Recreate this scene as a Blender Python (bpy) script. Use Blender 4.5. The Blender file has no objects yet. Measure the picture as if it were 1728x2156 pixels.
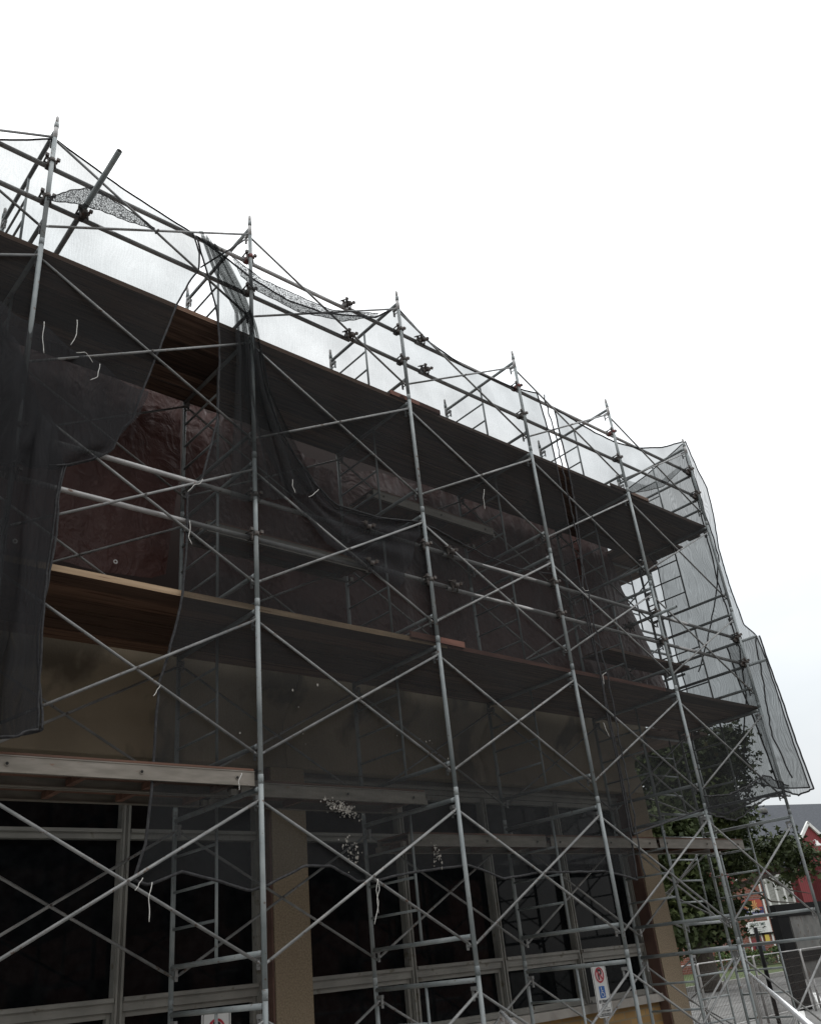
import bpy, bmesh, math, random
from mathutils import Vector, Matrix, noise
random.seed(7)
SC = bpy.context.scene
COL = SC.collection
# ------------------------------------------------------------------ camera
cam = bpy.data.cameras.new('camera'); co = bpy.data.objects.new('camera', cam); COL.objects.link(co)
rt = Vector((0.75152076, -0.65225817, -0.09887284)); up = Vector((-0.23916739, -0.40905234, 0.88061066)); fw = Vector((0.61482966, 0.63815003, 0.46341021))
M = Matrix((rt, up, -fw)).transposed().to_4x4()
M.translation = Vector((-1.78385874, -6.16211702, 1.64483588))
co.matrix_world = M
cam.sensor_fit = 'HORIZONTAL'; cam.sensor_width = 36; cam.lens = 36 * 1857.15 / 1728
cam.clip_start = .05; cam.clip_end = 2000
SC.camera = co
# ------------------------------------------------------------------ world (overcast)
w = bpy.data.worlds.new('World'); SC.world = w; w.use_nodes = True
nt = w.node_tree; N = nt.nodes; L = nt.links
for n in list(N): N.remove(n)
SUN_EL, SUN_AZ = math.radians(48), math.radians(20)
sky = N.new('ShaderNodeTexSky'); sky.sky_type = 'NISHITA'; sky.sun_disc = False; sky.sun_elevation = SUN_EL; sky.sun_rotation = SUN_AZ
tc = N.new('ShaderNodeTexCoord')
cl = N.new('ShaderNodeTexNoise'); cl.inputs['Scale'].default_value = 1.6; cl.inputs['Detail'].default_value = 5
mp = N.new('ShaderNodeMapping'); mp.inputs['Scale'].default_value = (1, 1, 2.5); L.new(tc.outputs['Generated'], mp.inputs[0]); L.new(mp.outputs[0], cl.inputs['Vector'])
rp = N.new('ShaderNodeValToRGB'); L.new(cl.outputs[0], rp.inputs[0])
rp.color_ramp.elements[0].position = .30; rp.color_ramp.elements[0].color = (.80, .845, .865, 1)
rp.color_ramp.elements[1].position = .6; rp.color_ramp.elements[1].color = (1, 1, 1, 1)
sx = N.new('ShaderNodeSeparateXYZ'); L.new(tc.outputs['Generated'], sx.inputs[0])
hr = N.new('ShaderNodeMapRange'); L.new(sx.outputs[2], hr.inputs[0]); hr.inputs[1].default_value = 0; hr.inputs[2].default_value = .75; hr.inputs[3].default_value = 7.3; hr.inputs[4].default_value = 21
ml = N.new('ShaderNodeMix'); ml.data_type = 'RGBA'; ml.blend_type = 'MULTIPLY'; ml.inputs[0].default_value = 1
L.new(rp.outputs[0], ml.inputs[6]); L.new(hr.outputs[0], ml.inputs[7])
mx = N.new('ShaderNodeMix'); mx.data_type = 'RGBA'; mx.inputs[0].default_value = .9
L.new(sky.outputs[0], mx.inputs[6]); L.new(ml.outputs[2], mx.inputs[7])
bg = N.new('ShaderNodeBackground'); bg.inputs[1].default_value = .1; L.new(mx.outputs[2], bg.inputs[0])
ow = N.new('ShaderNodeOutputWorld'); L.new(bg.outputs[0], ow.inputs[0])
# ------------------------------------------------------------------ sun (soft, behind cloud, beyond the building)
sl = bpy.data.lights.new('sun', 'SUN'); sl.energy = .5; sl.angle = math.radians(30); sl.color = (1, .97, .93)
so = bpy.data.objects.new('sun', sl); COL.objects.link(so)
sd = Vector((math.sin(SUN_AZ) * math.cos(SUN_EL), math.cos(SUN_AZ) * math.cos(SUN_EL), math.sin(SUN_EL)))
so.rotation_euler = sd.to_track_quat('Z', 'Y').to_euler(); so.location = (0, 10, 40)
SC.view_settings.view_transform = 'Standard'; SC.view_settings.look = 'None'; SC.view_settings.exposure = 0; SC.view_settings.gamma = 1
SC.render.engine = 'CYCLES'
SC.cycles.transparent_max_bounces = 40

# ------------------------------------------------------------------ materials
def new_mat(name):
    m = bpy.data.materials.new(name); m.use_nodes = True
    return m, m.node_tree, m.node_tree.nodes['Principled BSDF']
def noise_mat(name, c1, c2, scale=6, rough=.6, stretch=(1, 1, 1), metal=0, bump=.0, detail=6, c3=None, s3=30, t3=.6, rand=0, spec=.5, bscale=None):
    m, t, p = new_mat(name); n = t.nodes; l = t.links
    tc = n.new('ShaderNodeTexCoord'); mp = n.new('ShaderNodeMapping'); mp.inputs['Scale'].default_value = stretch
    l.new(tc.outputs['Object'], mp.inputs[0])
    if rand:
        oi = n.new('ShaderNodeObjectInfo'); va = n.new('ShaderNodeVectorMath'); va.operation = 'ADD'; vs = n.new('ShaderNodeVectorMath'); vs.operation = 'SCALE'; vs.inputs[0].default_value = (37, 19, 51)
        l.new(oi.outputs['Random'], vs.inputs['Scale']); l.new(mp.outputs[0], va.inputs[0]); l.new(vs.outputs[0], va.inputs[1]); vec = va.outputs[0]
    else: vec = mp.outputs[0]
    a = n.new('ShaderNodeTexNoise'); a.inputs['Scale'].default_value = scale; a.inputs['Detail'].default_value = detail; l.new(vec, a.inputs['Vector'])
    r = n.new('ShaderNodeValToRGB'); r.color_ramp.elements[0].position = .35; r.color_ramp.elements[1].position = .68
    r.color_ramp.elements[0].color = (*c1, 1); r.color_ramp.elements[1].color = (*c2, 1); l.new(a.outputs[0], r.inputs[0]); out = r.outputs[0]
    if c3:
        b = n.new('ShaderNodeTexNoise'); b.inputs['Scale'].default_value = s3; b.inputs['Detail'].default_value = 4; l.new(vec, b.inputs['Vector'])
        q = n.new('ShaderNodeValToRGB'); q.color_ramp.elements[0].position = t3; q.color_ramp.elements[1].position = t3 + .08; q.color_ramp.elements[0].color = (0, 0, 0, 1); q.color_ramp.elements[1].color = (1, 1, 1, 1)
        l.new(b.outputs[0], q.inputs[0]); k = n.new('ShaderNodeMix'); k.data_type = 'RGBA'; l.new(q.outputs[0], k.inputs[0]); l.new(out, k.inputs[6]); k.inputs[7].default_value = (*c3, 1); out = k.outputs[2]
    if rand:
        hs = n.new('ShaderNodeHueSaturation'); mr = n.new('ShaderNodeMapRange'); mr.inputs[3].default_value = 1 - rand; mr.inputs[4].default_value = 1 + rand
        l.new(oi.outputs['Random'], mr.inputs[0]); l.new(mr.outputs[0], hs.inputs['Value']); l.new(out, hs.inputs['Color']); out = hs.outputs[0]
    l.new(out, p.inputs['Base Color']); p.inputs['Roughness'].default_value = rough; p.inputs['Metallic'].default_value = metal; p.inputs['Specular IOR Level'].default_value = spec
    if bump:
        bp = n.new('ShaderNodeBump'); bp.inputs['Strength'].default_value = bump; bp.inputs['Distance'].default_value = .02
        if bscale:
            bb = n.new('ShaderNodeTexNoise'); bb.inputs['Scale'].default_value = bscale; bb.inputs['Detail'].default_value = 5; l.new(vec, bb.inputs['Vector']); l.new(bb.outputs[0], bp.inputs['Height'])
        else: l.new(a.outputs[0], bp.inputs['Height'])
        l.new(bp.outputs[0], p.inputs['Normal'])
    return m
def flat(name, c, rough=.6, metal=0, spec=.5):
    m, t, p = new_mat(name); p.inputs['Base Color'].default_value = (*c, 1); p.inputs['Roughness'].default_value = rough; p.inputs['Metallic'].default_value = metal; p.inputs['Specular IOR Level'].default_value = spec
    return m
STEEL = noise_mat('painted_steel', (.17, .195, .20), (.30, .325, .325), 3.5, .45, c3=(.11, .07, .05), s3=22, t3=.64, rand=.22)
STEEL2 = noise_mat('brace_steel', (.16, .165, .163), (.275, .275, .27), 6, .45, c3=(.11, .07, .05), s3=26, t3=.62, rand=.25, metal=.1)
GALV = noise_mat('galvanised_tube', (.34, .335, .33), (.52, .51, .50), 4, .42, c3=(.17, .11, .08), s3=18, t3=.64, rand=.15, metal=.2)
IRON = noise_mat('coupler_iron', (.05, .045, .042), (.10, .085, .075), 20, .6, c3=(.12, .05, .03), s3=30, t3=.6)
IRONRED = noise_mat('coupler_red', (.12, .03, .03), (.2, .06, .05), 20, .6)
ALU = noise_mat('bright_aluminium', (.75, .76, .77), (.88, .88, .89), 6, .25, metal=.6)
PLANK = noise_mat('plank_wood', (.060, .035, .026), (.165, .105, .075), 3, .8, (.35, 9, 9), c3=(.04, .024, .018), s3=5, t3=.58, rand=.5, bump=.25)
PLANKO = noise_mat('plank_wood_orange', (.095, .052, .032), (.20, .115, .073), 3, .8, (.35, 9, 9), c3=(.07, .03, .018), s3=3, t3=.55, rand=.5, bump=.25)
PLANKNEW = noise_mat('plank_wood_new', (.27, .18, .105), (.43, .31, .195), 3, .8, (.4, 8, 8), c3=(.18, .10, .05), s3=8, t3=.62, bump=.25)
REDWOOD = noise_mat('red_plank', (.115, .048, .034), (.20, .088, .06), 4, .8, (.5, 6, 6))
ALUPL = noise_mat('staging_metal', (.165, .148, .122), (.245, .22, .188), 9, .5, (.6, 3, 3), c3=(.16, .10, .07), s3=14, t3=.68, rand=.12)
PLY = noise_mat('staging_board', (.08, .04, .026), (.15, .075, .05), 3, .8, (.6, 5, 5), rand=.2)
HOLE = flat('dark_hole', (.012, .011, .01), .9)
TARP = noise_mat('brown_tarpaulin', (.050, .015, .011), (.074, .025, .019), 2, .52, c3=(.09, .042, .036), s3=7, t3=.64, spec=.4)
def crease(m):
    t = m.node_tree; n = t.nodes; l = t.links; p = n['Principled BSDF']; tc = n.new('ShaderNodeTexCoord'); acc = None
    for sc, st, wgt in ((1.1, (1, 1, .45), 1.0), (4.2, (1, 1, .7), .26), (13, (1, 1, 1), .055)):
        mp = n.new('ShaderNodeMapping'); mp.inputs['Scale'].default_value = st; mp.inputs['Rotation'].default_value = (0, .35, 0); l.new(tc.outputs['Object'], mp.inputs[0])
        a = n.new('ShaderNodeTexNoise'); a.inputs['Scale'].default_value = sc; a.inputs['Detail'].default_value = 2; a.inputs['Distortion'].default_value = 1.2; l.new(mp.outputs[0], a.inputs['Vector'])
        s1 = n.new('ShaderNodeMath'); s1.operation = 'SUBTRACT'; l.new(a.outputs[0], s1.inputs[0]); s1.inputs[1].default_value = .5
        s2 = n.new('ShaderNodeMath'); s2.operation = 'ABSOLUTE'; l.new(s1.outputs[0], s2.inputs[0])
        s3 = n.new('ShaderNodeMath'); s3.operation = 'MULTIPLY_ADD'; l.new(s2.outputs[0], s3.inputs[0]); s3.inputs[1].default_value = -wgt; s3.inputs[2].default_value = 0
        if acc: l.new(acc, s3.inputs[2])
        acc = s3.outputs[0]
    bp = n.new('ShaderNodeBump'); bp.inputs['Strength'].default_value = 1; bp.inputs['Distance'].default_value = .16; l.new(acc, bp.inputs['Height']); l.new(bp.outputs[0], p.inputs['Normal'])
crease(TARP)
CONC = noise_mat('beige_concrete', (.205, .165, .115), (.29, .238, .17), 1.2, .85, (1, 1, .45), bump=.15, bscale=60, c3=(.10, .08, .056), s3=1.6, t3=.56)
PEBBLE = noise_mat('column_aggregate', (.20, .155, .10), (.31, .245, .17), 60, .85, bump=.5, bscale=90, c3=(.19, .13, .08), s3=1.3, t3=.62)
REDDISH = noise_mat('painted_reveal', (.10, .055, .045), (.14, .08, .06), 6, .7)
ALUF = noise_mat('window_frame_paint', (.19, .188, .172), (.27, .265, .24), 4, .55, c3=(.13, .115, .09), s3=8, t3=.62)
GLASS = noise_mat('dark_window_glass', (.004, .005, .006), (.010, .011, .012), 11.5, .04, spec=.10)
SILLM = noise_mat('stone_sill', (.28, .26, .235), (.37, .35, .32), 5, .8)
ASPH = noise_mat('asphalt', (.12, .119, .114), (.19, .188, .18), .8, .9, c3=(.10, .10, .098), s3=3, t3=.6, bump=.2, bscale=40)
CONCW = noise_mat('concrete_walk', (.30, .295, .28), (.38, .37, .35), 1.5, .9)
LAWN = noise_mat('lawn', (.045, .075, .02), (.10, .13, .04), 2.5, .95, bump=.5, bscale=25)
ROOF = noise_mat('dark_shingles', (.045, .05, .06), (.075, .082, .095), 5, .85, (1, 1, 6))
WHITE = noise_mat('white_trim', (.62, .62, .60), (.75, .75, .73), 3, .6)
BLACK = noise_mat('black_paint', (.004, .004, .0045), (.008, .008, .008), 4, .6, spec=.12)
GREYP = noise_mat('peeling_grey_panel', (.11, .11, .105), (.17, .17, .16), 3, .8, (2, 2, 1), c3=(.10, .08, .07), s3=6, t3=.58)
BARK = noise_mat('bark', (.045, .038, .03), (.09, .075, .06), 5, .95, (6, 6, 1), bump=.5)
HEM = noise_mat('net_hem', (.018, .018, .02), (.05, .05, .052), 40, .9)
CORD = noise_mat('white_cord', (.5, .49, .46), (.66, .65, .62), 20, .8)
PLASTER = noise_mat('plaster_splash', (.17, .16, .14), (.33, .31, .28), 30, .9)
def red_siding():
    m, t, p = new_mat('red_siding'); n = t.nodes; l = t.links
    tc = n.new('ShaderNodeTexCoord'); wv = n.new('ShaderNodeTexWave'); wv.bands_direction = 'X'; wv.inputs['Scale'].default_value = 1.7
    l.new(tc.outputs['Object'], wv.inputs['Vector']); r = n.new('ShaderNodeValToRGB'); l.new(wv.outputs[0], r.inputs[0])
    r.color_ramp.elements[0].position = 0; r.color_ramp.elements[0].color = (.08, .012, .014, 1); r.color_ramp.elements[1].position = .12; r.color_ramp.elements[1].color = (.20, .028, .032, 1)
    l.new(r.outputs[0], p.inputs['Base Color']); p.inputs['Roughness'].default_value = .7
    return m
REDS = red_siding()
def brick_mat(name, a, b, mo, sc, uv='Object', rot=True):
    m, t, p = new_mat(name); n = t.nodes; l = t.links
    tc = n.new('ShaderNodeTexCoord'); mp = n.new('ShaderNodeMapping')
    if rot: mp.inputs['Rotation'].default_value = (math.radians(90), 0, 0)
    l.new(tc.outputs['Object'], mp.inputs[0])
    # swap so that x -> u, z -> v
    s = n.new('ShaderNodeSeparateXYZ'); c = n.new('ShaderNodeCombineXYZ'); l.new(tc.outputs['Object'], s.inputs[0]); l.new(s.outputs[0], c.inputs[0]); l.new(s.outputs[2], c.inputs[1])
    br = n.new('ShaderNodeTexBrick'); br.inputs['Scale'].default_value = sc; br.inputs['Color1'].default_value = (*a, 1); br.inputs['Color2'].default_value = (*b, 1); br.inputs['Mortar'].default_value = (*mo, 1)
    br.inputs['Mortar Size'].default_value = .02; br.inputs['Brick Width'].default_value = .5; br.inputs['Row Height'].default_value = .19
    l.new(c.outputs[0], br.inputs['Vector']); l.new(br.outputs[0], p.inputs['Base Color']); p.inputs['Roughness'].default_value = .85
    return m
YBRICK = brick_mat('yellow_brick', (.33, .205, .075), (.24, .14, .05), (.22, .17, .10), 2.2)
RBRICK = brick_mat('red_brick', (.24, .075, .045), (.17, .05, .035), (.26, .20, .17), 1.6)
def net_mat(name, dens, c=(.034, .034, .036), moire=.1, blot=.14):
    m = bpy.data.materials.new(name); m.use_nodes = True; t = m.node_tree; n = t.nodes; l = t.links
    for x in list(n): n.remove(x)
    o = n.new('ShaderNodeOutputMaterial'); mix = n.new('ShaderNodeMixShader'); tr = n.new('ShaderNodeBsdfTransparent'); tr.inputs[0].default_value = (.98, .992, .988, 1); d = n.new('ShaderNodeBsdfDiffuse'); d.inputs[0].default_value = (*c, 1)
    l.new(tr.outputs[0], mix.inputs[1]); l.new(d.outputs[0], mix.inputs[2]); l.new(mix.outputs[0], o.inputs[0])
    uv = n.new('ShaderNodeTexCoord')
    a = n.new('ShaderNodeTexNoise'); a.inputs['Scale'].default_value = 1.7; a.inputs['Detail'].default_value = 5; l.new(uv.outputs['UV'], a.inputs['Vector'])
    wv = n.new('ShaderNodeTexWave'); wv.inputs['Scale'].default_value = 2.6; wv.inputs['Distortion'].default_value = 22; wv.inputs['Detail'].default_value = 1.2; wv.inputs['Detail Scale'].default_value = .7
    mpp = n.new('ShaderNodeMapping'); mpp.inputs['Scale'].default_value = (4.2, 1.1, 1); l.new(uv.outputs['UV'], mpp.inputs[0]); l.new(mpp.outputs[0], wv.inputs['Vector'])
    b = n.new('ShaderNodeTexNoise'); b.inputs['Scale'].default_value = 60; b.inputs['Detail'].default_value = 1; l.new(uv.outputs['UV'], b.inputs['Vector'])
    def ma(op, x, y):
        k = n.new('ShaderNodeMath'); k.operation = op
        for i, v in enumerate((x, y)):
            if isinstance(v, (int, float)): k.inputs[i].default_value = v
            else: l.new(v, k.inputs[i])
        return k.outputs[0]
    f = ma('ADD', dens, ma('MULTIPLY', ma('SUBTRACT', a.outputs[0], .5), blot))
    f = ma('ADD', f, ma('MULTIPLY', ma('SUBTRACT', wv.outputs[0], .5), moire))
    f = ma('ADD', f, ma('MULTIPLY', ma('SUBTRACT', b.outputs[0], .5), .12))
    l.new(f, mix.inputs[0])
    return m
NET = net_mat('debris_net', .45, moire=.03)
NETW = net_mat('upper_debris_net', .49, c=(.033, .034, .035), moire=.03, blot=.36)
NETS = net_mat('side_debris_net', .50, moire=.17)
NETD = net_mat('bunched_debris_net', .61, moire=.18, blot=.4)

def lattice(m):
    t = m.node_tree; n = t.nodes; l = t.links; v = n.new('ShaderNodeTexVoronoi'); v.feature = 'DISTANCE_TO_EDGE'; v.inputs['Scale'].default_value = 58; uv = n.new('ShaderNodeTexCoord'); l.new(uv.outputs['UV'], v.inputs['Vector'])
    r = n.new('ShaderNodeMapRange'); r.inputs[1].default_value = .07; r.inputs[2].default_value = .20; r.inputs[3].default_value = .92; r.inputs[4].default_value = .30; l.new(v.outputs['Distance'], r.inputs[0])
    mix = [x for x in n if x.type == 'MIX_SHADER'][0]; l.new(r.outputs[0], mix.inputs[0])
NETK = net_mat('crumpled_debris_net', .6); lattice(NETK)
# ------------------------------------------------------------------ mesh helpers
def box(bm, x0, x1, y0, y1, z0, z1, mi=0):
    vs = [bm.verts.new((x, y, z)) for x in (x0, x1) for y in (y0, y1) for z in (z0, z1)]
    for q in ((0, 1, 3, 2), (4, 6, 7, 5), (0, 4, 5, 1), (2, 3, 7, 6), (0, 2, 6, 4), (1, 5, 7, 3)):
        f = bm.faces.new([vs[i] for i in q]); f.material_index = mi
def tube(bm, pts, r, seg=8, cap=True, mi=0):
    pts = [Vector(p) for p in pts]; rs = r if isinstance(r, (list, tuple)) else [r] * len(pts)
    rings = []; prev = None
    for i, p in enumerate(pts):
        d = (pts[min(i + 1, len(pts) - 1)] - pts[max(i - 1, 0)]).normalized()
        if prev is None:
            u = d.orthogonal().normalized()
        else:
            u = (prev - d * prev.dot(d)).normalized()
        prev = u; v = d.cross(u)
        rings.append([bm.verts.new(p + (u * math.cos(a) + v * math.sin(a)) * rs[i]) for a in [2 * math.pi * k / seg for k in range(seg)]])
    for a, b in zip(rings, rings[1:]):
        for k in range(seg):
            f = bm.faces.new((a[k], a[(k + 1) % seg], b[(k + 1) % seg], b[k])); f.smooth = True; f.material_index = mi
    if cap:
        for q in (rings[0], rings[-1]):
            try: bm.faces.new(q).material_index = mi
            except ValueError: pass
def mesh(name, bm, mats):
    me = bpy.data.meshes.new(name)
    bmesh.ops.recalc_face_normals(bm, faces=bm.faces)
    bm.to_mesh(me); bm.free()
    for m in (mats if isinstance(mats, (list, tuple)) else [mats]): me.materials.append(m)
    return me
def obj(name, me, parent=None):
    o = bpy.data.objects.new(name, me); COL.objects.link(o)
    if parent: o.parent = parent
    return o
def tag(o, label, cat, group=None, kind=None):
    if label: o['label'] = label
    if cat: o['category'] = cat
    if group: o['group'] = group
    if kind: o['kind'] = kind
    return o
def emp(name, loc, label, cat, group=None, rz=0):
    o = obj(name, None); o.location = loc; o.rotation_euler = (0, 0, rz); o.empty_display_size = .2
    return tag(o, label, cat, group)
def MB(fn, name, mats):
    bm = bmesh.new(); fn(bm); return mesh(name, bm, mats)

ZJ = lambda k: 1.65 + 1.524 * k
BAY = 2.1686; DEP = 1.42; LIFT = 1.524
ORD = ['first', 'second', 'third', 'fourth', 'fifth', 'sixth']
POST = ['leftmost post line', 'second post line', 'third post line', 'fourth post line', 'fifth post line', 'corner post line']
BAYN = {-1: 'leftmost, cropped bay', 0: 'bay between first and second posts', 1: 'bay right of the second post', 2: 'bay right of the third post', 3: 'bay right of the fourth post', 4: 'corner bay'}
LV = {-1: 'standing on the ground', 0: 'before the ground floor windows', 1: 'just below the lower deck', 2: 'standing on the lower deck', 3: 'just under the upper deck', 4: 'standing above the upper deck'}

# ------------------------------------------------------------------ scaffold frames
def F_leg(y):
    def f(bm):
        tube(bm, [(0, y, 0.004), (0, y, LIFT - .004)], .0215, 12)
        tube(bm, [(0, y, LIFT - .06), (0, y, LIFT + .012), (0, y, LIFT + .016)], [.0232, .0232, .0185], 12)
        box(bm, -.004, .004, y - .027, y + .027, LIFT - .045, LIFT - .037)
    return f
def F_leg_top(y):
    def f(bm):
        F_leg(y)(bm); tube(bm, [(0, y, LIFT - .2), (0, y, LIFT + .002)], .0225, 12, mi=1); tube(bm, [(0, y, LIFT), (0, y, LIFT + .09), (0, y, LIFT + .105)], [.017, .017, .012], 10, mi=1)
    return f
def F_lug(y, z, s):
    def f(bm):
        box(bm, -.015, .015, y, y + .075 * s, z + .052, z + .082)
        box(bm, -.012, .012, y + .058 * s, y + .070 * s, z - .03, z + .052)
        tube(bm, [(0, y, z), (0, y + .07 * s, z)], .007, 6)
    return f
leg_o = MB(F_leg(0), 'leg', STEEL); leg_i = MB(F_leg(DEP), 'leg', STEEL)
leg_ot = MB(F_leg_top(0), 'leg', [STEEL, GALV]); leg_it = MB(F_leg_top(DEP), 'leg', [STEEL, GALV])
hdr = MB(lambda b: tube(b, [(0, .02, 1.43), (0, DEP - .02, 1.43)], .0215, 12), 'header', STEEL)
lowb = MB(lambda b: tube(b, [(0, .02, .25), (0, DEP - .02, .25)], .0205, 12), 'lower_bar', STEEL)
upr = MB(lambda b: tube(b, [(0, .688, .268), (0, .688, 1.412)], .0135, 8), 'upright', STEEL)
rungs = [MB(lambda b, z=z: tube(b, [(0, .70, z), (0, DEP - .02, z)], .0125, 8), 'rung', STEEL) for z in (.54, .83, 1.12)]
lugs = [MB(F_lug(y, z, s), 'brace_lug', STEEL2) for y, s in ((.02, 1), (DEP - .02, -1)) for z in (.172, 1.30)]
def frame(loc, rz, label, top=False, group='ladder frames of the scaffold'):
    t = emp('scaffold_ladder', loc, label, 'scaffold frame', group, rz)
    for m in ((leg_ot, leg_it) if top else (leg_o, leg_i)): obj('leg', m, t)
    obj('header', hdr, t); obj('lower_bar', lowb, t); obj('upright', upr, t)
    for m in rungs: obj('rung', m, t)
    for m in lugs: obj('brace_lug', m, t)
    return t
for i in range(6):
    for k in range(-1, 5):
        if i == 0 and k < 0: continue
        frame((i * BAY, 0, ZJ(k)), 0, f'grey ladder frame on the {POST[i]}, {LV[k]}', k == 4)
jack = MB(lambda b: (tube(b, [(0, 0, .012), (0, 0, .2)], .015, 8), box(b, -.07, .07, -.07, .07, 0.006, .014), tube(b, [(0, 0, .10), (0, 0, .13)], .035, 8)), 'base_jack', GALV)
for i in range(1, 6):
    for y in (0, DEP):
        tag(obj('base_jack', jack), f'small screw jack under the {"inner" if y else "street side"} leg of the {POST[i]}', 'base jack', 'screw jacks under the posts').location = (i * BAY, y, 0)
SIDEY = [1.74, 3.90, 6.07]
for j, y in enumerate(SIDEY):
    for k in range(-1, 4):
        frame((11.72, y, ZJ(k)), math.radians(90), f'{("nearest", "middle", "farthest")[j]} return frame round the corner, {LV[k]}', False, 'ladder frames round the corner')
# ------------------------------------------------------------------ cross braces
def brace_mesh(z0a, z0b):
    def one(a, b):
        def f(bm):
            a_, b_ = Vector(a), Vector(b); d = (b_ - a_).normalized()
            tube(bm, [a_ + d * .05, b_ - d * .05], .0125, 8)
            for p, s in ((a_, 1), (b_, -1)):
                tube(bm, [p - d * .02 * s, p + d * .055 * s], [.008, .0125], 6)
        return f
    return (MB(one((0, -.008, .172), (BAY, -.008, 1.345)), 'brace_tube', STEEL2), MB(one((0, .016, 1.345), (BAY, .016, .172)), 'brace_tube', STEEL2),
            MB(lambda b: tube(b, [(BAY / 2, -.03, .7585), (BAY / 2, .035, .7585)], .010, 6), 'pivot_bolt', IRON))
BR = brace_mesh(0, 0)
def brace(loc, rz, label, group):
    t = emp('cross_brace', loc, label, 'cross brace', group, rz)
    obj('brace_tube', BR[0], t); obj('brace_tube', BR[1], t); obj('pivot_bolt', BR[2], t)
for i in range(-1, 5):
    for k in range(-1, 5):
        if not (i == -1 and k < 0):
            brace((i * BAY, .012, ZJ(k)), 0, f'street side cross brace, {BAYN[i]}, {LV[k]}', 'street side cross braces')
        if k < 4 and i >= 0:
            brace((i * BAY, DEP - .06, ZJ(k)), 0, f'wall side cross brace, {BAYN[i]}, {LV[k]}', 'wall side cross braces')
for j in range(2):
    for k in range(-1, 4):
        for x, s in ((10.36, 'inner'), (11.66, 'outer')):
            brace((x, SIDEY[j], ZJ(k)), math.radians(90), f'{s} crossed tubes of the {("near", "far")[j]} return bay, {LV[k]}', 'cross braces round the corner')
# ------------------------------------------------------------------ rails and couplers
def rail(a, b, label, r=.024, mat=GALV, name='guard_rail', group='long guard rails'):
    def f(bm):
        tube(bm, [a, b], r, 12, cap=True)
        d = (Vector(b) - Vector(a)).normalized()
        for p, s in ((Vector(a), -1), (Vector(b), 1)): tube(bm, [p, p + d * .004 * s], r * .72, 10, mi=1)
    o = obj(name, MB(f, name, [mat, HOLE])); return tag(o, label, name.replace('_', ' '), group)
YR = .088
lvl = [(8.76, 'top rail above the upper deck'), (8.29, 'lower rail above the upper deck'), (5.765, 'top rail above the lower deck'), (5.35, 'lower rail above the lower deck')]
for z, nm in lvl:
    if z > 7:
        segs = [(-2.6, 3.56), (3.50, 4.80), (4.66, 11.0)]
    else: segs = [(-2.6, 3.72), (3.60, 4.70), (4.66, 11.0)]
    for q, (a, b) in enumerate(segs):
        dz = .03 if q == 1 else 0
        rail((a, YR + .004 * (q == 1), z + dz), (b, YR + .004 * (q == 1), z + dz * .6), f'galvanised tube, {("left", "short middle", "right")[q]} length of the {nm}')
def clamp(bm):
    for ax in (0, 2):
        for s in (-1, 1):
            p = [(0, -.0, 0)] * 2
        if ax == 0: tube(bm, [(-.028, YR, 0), (.028, YR, 0)], .036, 8)
        else: tube(bm, [(0, 0, -.026), (0, 0, .026)], .034, 8)
    box(bm, -.03, .03, .02, .06, -.03, .03)
def bolts(dx, dz):
    def f(bm):
        tube(bm, [(dx, YR - .105, dz), (dx * .9, YR + .045, dz)], .010, 6)
        box(bm, dx - .018, dx + .018, YR - .115, YR - .09, dz - .018, dz + .018)
        box(bm, min(dx, dx * .3), max(dx, dx * .3), YR - .012, YR + .012, dz - .012, dz + .012)
        tube(bm, [(dx * .55, YR - .08, -.0), (dx * .7, YR - .085, -.085)], .011, 6)
        box(bm, min(dx * .5, dx), max(dx * .5, dx), YR - .09, YR - .082, -.01, dz)
    return f
cm = MB(clamp, 'clamp', IRON); cb = [MB(bolts(*q), 'bolt', IRON) for q in ((-.062, .04), (.062, .034))]; cr = MB(clamp, 'clamp', IRONRED)
def coupler(loc, label, red=False, rz=0, rx=0):
    t = emp('tube_coupler', loc, label, 'tube coupler', 'clamps joining rails and posts', rz); t.rotation_euler = (rx, 0, rz); t.scale = (.85, 1, .85)
    obj('clamp', cr if red else cm, t)
    for q in cb: obj('bolt', q, t)
for i in range(6):
    for z, nm in lvl:
        coupler((i * BAY, 0, z), f'{"reddish" if z in (8.76,) and i in (1, 3, 4) else "dark"} clamp where the {POST[i]} meets the {nm}', z == 8.76 and i in (1, 3, 4))
for x, w in ((3.53, 'left'), (4.72, 'right')):
    for z, nm in lvl:
        coupler((x, .0, z + .015), f'dark splice clamp {w} of the third post on the {nm}', rx=math.radians(25))
# tubes lying across the scaffold
rail((.32, -.80, 8.345), (.36, .95, 8.345), 'loose dark tube poking out over the street beside the leftmost post', .026, STEEL, 'scaffold_tube', 'short cross tubes')
coupler((.345, -.01, 8.29), 'clamp carrying the loose tube that pokes out beside the leftmost post', rz=math.radians(0))
rail((10.93, -.23, 5.70), (10.93, 1.75, 5.70), 'upper cross tube poking past the corner post above the lower deck', .022, STEEL, 'scaffold_tube', 'short cross tubes')
rail((10.93, -.27, 5.31), (10.93, 1.62, 5.31), 'lower cross tube poking past the corner post above the lower deck', .022, STEEL, 'scaffold_tube', 'short cross tubes')
rail((8.63, -.33, 5.72), (8.66, .62, 5.72), 'stub tube poking out at the fifth post above the lower deck', .022, STEEL, 'scaffold_tube', 'short cross tubes')
coupler((8.66, .45, 5.70), 'double clamp at the inner end of the stub tube by the fifth post', rz=math.radians(90))
rail((10.93, 0.02, 8.70), (10.93, 1.55, 8.70), 'upper return rail behind the corner post above the upper deck', .022, STEEL, 'scaffold_tube', 'short cross tubes')
rail((10.93, 0.02, 8.23), (10.93, 1.55, 8.23), 'lower return rail behind the corner post above the upper deck', .022, STEEL, 'scaffold_tube', 'short cross tubes')
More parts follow.
